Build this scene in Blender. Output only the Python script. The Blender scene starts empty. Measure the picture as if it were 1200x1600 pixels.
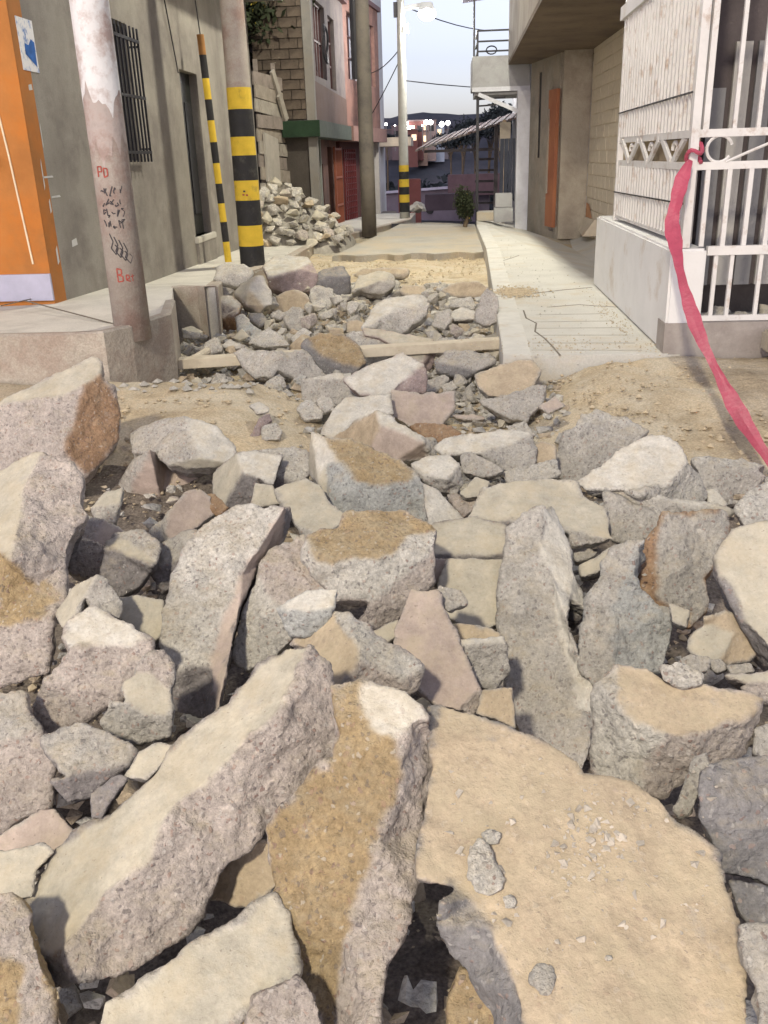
import bpy, bmesh, math, random
import numpy as np
from mathutils import Vector, Matrix
from mathutils.bvhtree import BVHTree
rad = math.radians
rng = random.Random(7)
sc = bpy.context.scene
col = sc.collection

# ---------------------------------------------------------------- camera
PITCH, ROLL, YAW, CZ, F = rad(21.6), rad(1.86), rad(4.4), 1.25, 1400.0
cf = Vector((-math.sin(YAW)*math.cos(PITCH), math.cos(YAW)*math.cos(PITCH), -math.sin(PITCH)))
_r = Vector((math.cos(YAW), math.sin(YAW), 0)); _u = _r.cross(cf)
cr = math.cos(ROLL)*_r - math.sin(ROLL)*_u
cu = math.sin(ROLL)*_r + math.cos(ROLL)*_u
CAM = Vector((0, 0, CZ))
cd = bpy.data.cameras.new('camera'); cam = bpy.data.objects.new('camera', cd); col.objects.link(cam)
cam.matrix_world = Matrix(((cr.x, cu.x, -cf.x, 0), (cr.y, cu.y, -cf.y, 0), (cr.z, cu.z, -cf.z, CZ), (0, 0, 0, 1)))
cd.sensor_fit = 'VERTICAL'; cd.sensor_height = 36.0; cd.lens = 36.0*F/1600; cd.clip_start = .02; cd.clip_end = 2000
sc.camera = cam

# ---------------------------------------------------------------- world, sun, lamps, exposure
world = bpy.data.worlds.new('World'); sc.world = world; world.use_nodes = True
nt = world.node_tree; bg = nt.nodes['Background']
sky = nt.nodes.new('ShaderNodeTexSky'); sky.sky_type = 'NISHITA'; sky.sun_disc = False
sky.sun_elevation = rad(6.0); sky.sun_rotation = rad(200); sky.air_density = 1.0; sky.dust_density = 1.2; sky.ozone_density = 3.0
tint = nt.nodes.new('ShaderNodeMix'); tint.data_type = 'RGBA'; tint.blend_type = 'MULTIPLY'; tint.inputs[0].default_value = 1
tint.inputs[7].default_value = (.94, .88, 1.0, 1)
hs_ = nt.nodes.new('ShaderNodeHueSaturation'); hs_.inputs['Saturation'].default_value = .34; nt.links.new(sky.outputs[0], hs_.inputs['Color']); nt.links.new(hs_.outputs[0], tint.inputs[6]); nt.links.new(tint.outputs[2], bg.inputs[0])
bg.inputs[1].default_value = .15
sd = bpy.data.lights.new('sun', 'SUN'); sd.energy = .06; sd.angle = rad(20); sd.color = (1, .85, .9)
so = bpy.data.objects.new('sun', sd); col.objects.link(so)
so.rotation_euler = (rad(60), 0, rad(20))
sc.view_settings.view_transform = 'Standard'; sc.view_settings.look = 'None'
sc.view_settings.exposure = 1.25; sc.view_settings.gamma = 1; sc.view_settings.use_curve_mapping = False
def lamp(name, loc, energy, color, radius):
    l = bpy.data.lights.new(name, 'POINT'); l.energy = energy; l.color = color; l.shadow_soft_size = radius
    o = bpy.data.objects.new(name, l); o.location = loc; col.objects.link(o); return o
LAMP_A, LAMP_B, LAMP_C = (.55, 13.3, 7.3), (-2.8, -7.5, 9.2), (-.44, 22.9, 4.0)
lamp('street_light_bulb', LAMP_A, 1100, (1, .94, .77), .25)
lamp('street_light_bulb', LAMP_B, 3200, (1, .89, .71), .45)
lamp('street_light_bulb', LAMP_C, 150, (1, .95, .88), .12)

# ---------------------------------------------------------------- helpers
def ray(px, py): return cf + cr*((px-600)/F) - cu*((py-800)/F)
def Z(px, py, z=0.): d = ray(px, py); return CAM + d*((z-CZ)/d.z)
def X(px, py, x): d = ray(px, py); return CAM + d*(x/d.x)
def Y(px, py, y): d = ray(px, py); return CAM + d*(y/d.y)

def tag(o, label=None, cat=None, group=None, kind=None):
    if label: o['label'] = label
    if cat: o['category'] = cat
    if group: o['group'] = group
    if kind: o['kind'] = kind
    return o
def empty(name, loc, label, cat, group=None):
    o = bpy.data.objects.new(name, None); o.location = loc; o.empty_display_size = .1
    col.objects.link(o); o.matrix_world = Matrix.Translation(loc); return tag(o, label, cat, group)
WP = {}
def wloc(p):
    l = Vector((0, 0, 0))
    while p is not None: l = l + p.location; p = p.parent
    return l
class MB:
    def __init__(s): s.v = []; s.f = []; s.m = []
    def add(s, vs, fs, m=0):
        n = len(s.v); s.v += [tuple(v) for v in vs]; s.f += [[i+n for i in f] for f in fs]; s.m += [m]*len(fs); return s
    def box(s, a, b, m=0):
        x0, y0, z0 = a; x1, y1, z1 = b
        return s.add([(x0,y0,z0),(x1,y0,z0),(x1,y1,z0),(x0,y1,z0),(x0,y0,z1),(x1,y0,z1),(x1,y1,z1),(x0,y1,z1)],
              [(0,3,2,1),(4,5,6,7),(0,1,5,4),(1,2,6,5),(2,3,7,6),(3,0,4,7)], m)
    def hexa(s, p, m=0):   # 8 points, bottom loop then top loop
        return s.add(p, [(0,3,2,1),(4,5,6,7),(0,1,5,4),(1,2,6,5),(2,3,7,6),(3,0,4,7)], m)
    def prism(s, poly, z0, z1, m=0):
        n = len(poly); zz = (lambda i, z: z[i] if isinstance(z, (list, tuple)) else z)
        vs = [(p[0], p[1], zz(i, z0)) for i, p in enumerate(poly)] + [(p[0], p[1], zz(i, z1)) for i, p in enumerate(poly)]
        fs = [list(range(n))[::-1], list(range(n, 2*n))] + [(i, (i+1) % n, n+(i+1) % n, n+i) for i in range(n)]
        return s.add(vs, fs, m)
    def bar(s, p, q, w, h=None, m=0, up=(0, 0, 1)):
        p, q = Vector(p), Vector(q); h = h or w; d = (q-p).normalized(); u = Vector(up)
        if abs(d.dot(u)) > .95: u = Vector((0, 1, 0))
        a = d.cross(u).normalized()*(w/2); b = a.cross(d).normalized()*(h/2)
        return s.hexa([p-a-b, p+a-b, p+a+b, p-a+b, q-a-b, q+a-b, q+a+b, q-a+b], m)
    def tube(s, pts, r, n=8, m=0, cap=True):
        pts = [Vector(p) for p in pts]; rr = r if isinstance(r, (list, tuple)) else [r]*len(pts); base = len(s.v)
        for i, p in enumerate(pts):
            d = (pts[min(i+1, len(pts)-1)]-pts[max(i-1, 0)]).normalized()
            u = Vector((0, 0, 1)) if abs(d.z) < .9 else Vector((0, 1, 0))
            a = d.cross(u).normalized(); b = d.cross(a).normalized()
            for k in range(n):
                t = 2*math.pi*k/n; s.v.append(tuple(p+a*math.cos(t)*rr[i]+b*math.sin(t)*rr[i]))
        for i in range(len(pts)-1):
            for k in range(n):
                s.f.append([base+i*n+k, base+i*n+(k+1) % n, base+(i+1)*n+(k+1) % n, base+(i+1)*n+k]); s.m.append(m)
        if cap:
            s.f.append([base+k for k in range(n)]); s.f.append([base+(len(pts)-1)*n+k for k in range(n)][::-1]); s.m += [m, m]
        return s
    def build(s, name, mats, parent=None, smooth=False, bevel=0, loc=None):
        o0 = wloc(parent) if parent is not None else Vector(loc if loc is not None else (0, 0, 0))
        me = bpy.data.meshes.new(name)
        me.from_pydata([(v[0]-o0.x, v[1]-o0.y, v[2]-o0.z) for v in s.v], [], s.f)
        mats = mats if isinstance(mats, (list, tuple)) else [mats]
        for k in mats: me.materials.append(k)
        if len(mats) > 1: me.polygons.foreach_set('material_index', s.m)
        if bevel or True:
            bm = bmesh.new(); bm.from_mesh(me); bmesh.ops.recalc_face_normals(bm, faces=bm.faces)
            if bevel: bmesh.ops.bevel(bm, geom=list(bm.edges), offset=bevel, segments=2, affect='EDGES', clamp_overlap=True)
            bm.to_mesh(me); bm.free()
        if smooth: me.polygons.foreach_set('use_smooth', [True]*len(me.polygons))
        o = bpy.data.objects.new(name, me); col.objects.link(o)
        if parent is not None: o.parent = parent
        else: o.location = o0
        return o
def inst(src, loc, parent=None, rot=None, scale=None, name=None):   # copy sharing mesh
    o = src.copy(); o.name = name or src.name.split('.')[0]; col.objects.link(o); o.parent = parent
    o.location = Vector(loc) - (wloc(parent) if parent is not None else Vector((0, 0, 0)))
    if rot: o.rotation_euler = rot
    if scale: o.scale = scale
    return o

# numpy value noise
_perm = np.random.RandomState(3).permutation(4096)
def _h(i, j, k, s): return _perm[(_perm[(_perm[(i+s*37) & 4095] + j) & 4095] + k) & 4095] / 4095.0*2-1
def vnoise(p, s=0):
    i = np.floor(p).astype(int); f = p-i; f = f*f*(3-2*f); r = 0
    for dx in (0, 1):
        wx = f[:, 0] if dx else 1-f[:, 0]
        for dy in (0, 1):
            wy = f[:, 1] if dy else 1-f[:, 1]
            for dz in (0, 1):
                wz = f[:, 2] if dz else 1-f[:, 2]
                r = r + wx*wy*wz*_h(i[:, 0]+dx, i[:, 1]+dy, i[:, 2]+dz, s)
    return r
def worley(p, s=0):
    i = np.floor(p).astype(int); best = np.full(len(p), 9.0)
    for dx in (-1, 0, 1):
        for dy in (-1, 0, 1):
            for dz in (-1, 0, 1):
                a, b, c = i[:, 0]+dx, i[:, 1]+dy, i[:, 2]+dz
                q = (a+.5+.5*_h(a, b, c, s)-p[:, 0])**2+(b+.5+.5*_h(a, b, c, s+1)-p[:, 1])**2+(c+.5+.5*_h(a, b, c, s+2)-p[:, 2])**2
                best = np.minimum(best, q)
    return np.sqrt(best)
def fbm(p, o=3, s=0):
    r = 0; a = 1; t = 0
    for k in range(o): r = r + a*vnoise(p*(2**k)+k*13.7, s+k); t += a; a *= .55
    return r/t

# ---------------------------------------------------------------- materials
MATS = {}
def mat(name, c, rough=.85, var=.18, scale=6, bump=.25, bscale=40, stain=None, sscale=1.5, metal=0, spec=.3, sthr=.5, emit=None, coord='Object', speck=0, alpha=None):
    if name in MATS: return MATS[name]
    m = bpy.data.materials.new(name); m.use_nodes = True; t = m.node_tree; N = t.nodes; L = t.links; b = N['Principled BSDF']
    b.inputs['Roughness'].default_value = rough; b.inputs['Metallic'].default_value = metal; b.inputs['Specular IOR Level'].default_value = spec
    tc = N.new('ShaderNodeTexCoord'); co = tc.outputs[coord]
    n1 = N.new('ShaderNodeTexNoise'); n1.inputs['Scale'].default_value = scale; n1.inputs['Detail'].default_value = 6; n1.inputs['Roughness'].default_value = .65; L.new(co, n1.inputs['Vector'])
    r1 = N.new('ShaderNodeMapRange'); r1.inputs[1].default_value = .3; r1.inputs[2].default_value = .7; r1.inputs[3].default_value = 1-var; r1.inputs[4].default_value = 1+var; L.new(n1.outputs['Fac'], r1.inputs[0])
    mx = N.new('ShaderNodeMix'); mx.data_type = 'RGBA'; mx.blend_type = 'MULTIPLY'; mx.inputs[0].default_value = 1
    mx.inputs[6].default_value = (*c, 1); L.new(r1.outputs[0], mx.inputs[7]); out = mx.outputs[2]
    if stain:
        n2 = N.new('ShaderNodeTexNoise'); n2.inputs['Scale'].default_value = sscale; n2.inputs['Detail'].default_value = 8; n2.inputs['Roughness'].default_value = .7; L.new(co, n2.inputs['Vector'])
        r2 = N.new('ShaderNodeMapRange'); r2.inputs[1].default_value = sthr-.06; r2.inputs[2].default_value = sthr+.1; L.new(n2.outputs['Fac'], r2.inputs[0])
        m2 = N.new('ShaderNodeMix'); m2.data_type = 'RGBA'; L.new(r2.outputs[0], m2.inputs[0]); L.new(out, m2.inputs[6]); m2.inputs[7].default_value = (*stain, 1); out = m2.outputs[2]
    if speck:
        v = N.new('ShaderNodeTexNoise'); v.inputs['Scale'].default_value = 90; v.inputs['Detail'].default_value = 3; L.new(co, v.inputs['Vector'])
        r3 = N.new('ShaderNodeMapRange'); r3.inputs[1].default_value = .35; r3.inputs[2].default_value = .65; r3.inputs[3].default_value = 1-speck; r3.inputs[4].default_value = 1+speck; L.new(v.outputs['Fac'], r3.inputs[0])
        m3 = N.new('ShaderNodeMix'); m3.data_type = 'RGBA'; m3.blend_type = 'MULTIPLY'; m3.inputs[0].default_value = 1; L.new(out, m3.inputs[6]); L.new(r3.outputs[0], m3.inputs[7]); out = m3.outputs[2]
    L.new(out, b.inputs['Base Color'])
    if bump:
        nb = N.new('ShaderNodeTexNoise'); nb.inputs['Scale'].default_value = bscale; nb.inputs['Detail'].default_value = 5; L.new(co, nb.inputs['Vector'])
        bp = N.new('ShaderNodeBump'); bp.inputs['Strength'].default_value = bump; bp.inputs['Distance'].default_value = .02; L.new(nb.outputs['Fac'], bp.inputs['Height']); L.new(bp.outputs[0], b.inputs['Normal'])
    if emit: b.inputs['Emission Color'].default_value = (*emit[0], 1); b.inputs['Emission Strength'].default_value = emit[1]
    if alpha: b.inputs['Transmission Weight'].default_value = alpha
    MATS[name] = m; return m
def rock_material():
    m = bpy.data.materials.new('broken_concrete'); m.use_nodes = True; t = m.node_tree; N = t.nodes; L = t.links; b = N['Principled BSDF']
    b.inputs['Roughness'].default_value = .92; b.inputs['Specular IOR Level'].default_value = .2
    at = N.new('ShaderNodeAttribute'); at.attribute_name = 'Col'; ar = N.new('ShaderNodeAttribute'); ar.attribute_name = 'rgh'
    tc = N.new('ShaderNodeTexCoord'); co = tc.outputs['Object']
    def noise(s, d=5, r=.6):
        n = N.new('ShaderNodeTexNoise'); n.inputs['Scale'].default_value = s; n.inputs['Detail'].default_value = d; n.inputs['Roughness'].default_value = r; L.new(co, n.inputs['Vector']); return n.outputs['Fac']
    def rmp(x, a, b_, c, d):
        r = N.new('ShaderNodeMapRange'); r.inputs[1].default_value = a; r.inputs[2].default_value = b_; r.inputs[3].default_value = c; r.inputs[4].default_value = d; L.new(x, r.inputs[0]); return r.outputs[0]
    def mul(a, b_, f=None):
        x = N.new('ShaderNodeMix'); x.data_type = 'RGBA'; x.blend_type = 'MULTIPLY'; x.inputs[0].default_value = 1
        if f: L.new(f, x.inputs[0])
        L.new(a, x.inputs[6]); L.new(b_, x.inputs[7]); return x.outputs[2]
    def mixc(f, a, c):
        x = N.new('ShaderNodeMix'); x.data_type = 'RGBA'; L.new(f, x.inputs[0]); L.new(a, x.inputs[6]); x.inputs[7].default_value = (*c, 1); return x.outputs[2]
    def mth(op, a, b_):
        x = N.new('ShaderNodeMath'); x.operation = op
        for k, q in enumerate((a, b_)):
            if isinstance(q, (int, float)): x.inputs[k].default_value = q
            else: L.new(q, x.inputs[k])
        return x.outputs[0]
    c = mul(at.outputs['Color'], rmp(noise(7), .3, .7, .84, 1.16))
    c = mul(c, rmp(noise(20, 6, .8), .3, .7, .80, 1.20))
    c = mul(c, rmp(noise(85, 4, .8), .32, .68, .70, 1.26), ar.outputs['Fac'])
    c = mixc(rmp(noise(4.5, 7, .75), .55, .72, 0, .55), c, (.40, .34, .25))
    c = mixc(rmp(noise(6.5, 8, .8), .58, .66, 0, .38), c, (.36, .345, .33))
    c = mixc(rmp(noise(38, 3, .6), .70, .76, 0, .55), c, (.24, .20, .17))
    c = mixc(mth('MULTIPLY', rmp(noise(130, 2, .5), .68, .74, 0, .6), 1.0), c, (.20, .17, .15))
    # aggregate stones seen in the broken faces
    vo = N.new('ShaderNodeTexVoronoi'); vo.inputs['Scale'].default_value = 75; vo.inputs['Randomness'].default_value = 1
    wn = N.new('ShaderNodeTexNoise'); wn.inputs['Scale'].default_value = 70; wn.inputs['Detail'].default_value = 3; L.new(co, wn.inputs['Vector'])
    wv = N.new('ShaderNodeVectorMath'); wv.operation = 'MULTIPLY_ADD'; L.new(wn.outputs['Color'], wv.inputs[0]); wv.inputs[1].default_value = (.022,)*3; L.new(co, wv.inputs[2]); L.new(wv.outputs[0], vo.inputs['Vector'])
    sep = N.new('ShaderNodeSeparateColor'); L.new(vo.outputs['Color'], sep.inputs[0])
    stone = rmp(vo.outputs['Distance'], .30, .42, 1, 0)
    dark = mth('MULTIPLY', mth('MULTIPLY', stone, mth('LESS_THAN', sep.outputs[0], .22)), ar.outputs['Fac'])
    lite = mth('MULTIPLY', mth('MULTIPLY', stone, mth('GREATER_THAN', sep.outputs[0], .84)), ar.outputs['Fac'])
    pink = mth('MULTIPLY', mth('MULTIPLY', stone, mth('GREATER_THAN', sep.outputs[1], .86)), ar.outputs['Fac'])
    c = mixc(mth('MULTIPLY', dark, .5), c, (.12, .11, .12)); c = mixc(mth('MULTIPLY', lite, .35), c, (.68, .66, .62)); c = mixc(mth('MULTIPLY', pink, .45), c, (.36, .22, .17))
    # dust settled on the rough faces
    geo = N.new('ShaderNodeNewGeometry'); sx = N.new('ShaderNodeSeparateXYZ'); L.new(geo.outputs['Normal'], sx.inputs[0])
    dust = mth('MULTIPLY', rmp(sx.outputs[2], .35, .95, 0, .5), rmp(noise(9, 6, .7), .42, .6, 0, 1))
    c = mixc(dust, c, (.50, .43, .30))
    L.new(c, b.inputs['Base Color'])
    h = mth('ADD', mth('MULTIPLY', noise(60, 6, .7), 1.0), mth('MULTIPLY', stone, .12))
    bp = N.new('ShaderNodeBump'); bp.inputs['Distance'].default_value = .012
    L.new(mth('ADD', mth('MULTIPLY', ar.outputs['Fac'], .95), .16), bp.inputs['Strength']); L.new(h, bp.inputs['Height']); L.new(bp.outputs[0], b.inputs['Normal'])
    return m
ROCKM = rock_material()
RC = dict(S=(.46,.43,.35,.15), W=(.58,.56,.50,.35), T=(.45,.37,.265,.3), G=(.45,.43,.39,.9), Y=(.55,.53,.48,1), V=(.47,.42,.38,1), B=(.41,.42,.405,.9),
          K=(.23,.225,.225,.75), D=(.25,.235,.23,.8), O=(.37,.28,.16,.95), R=(.32,.21,.13,.85), P=(.44,.365,.315,.15), Q=(.36,.29,.275,.7))
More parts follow.
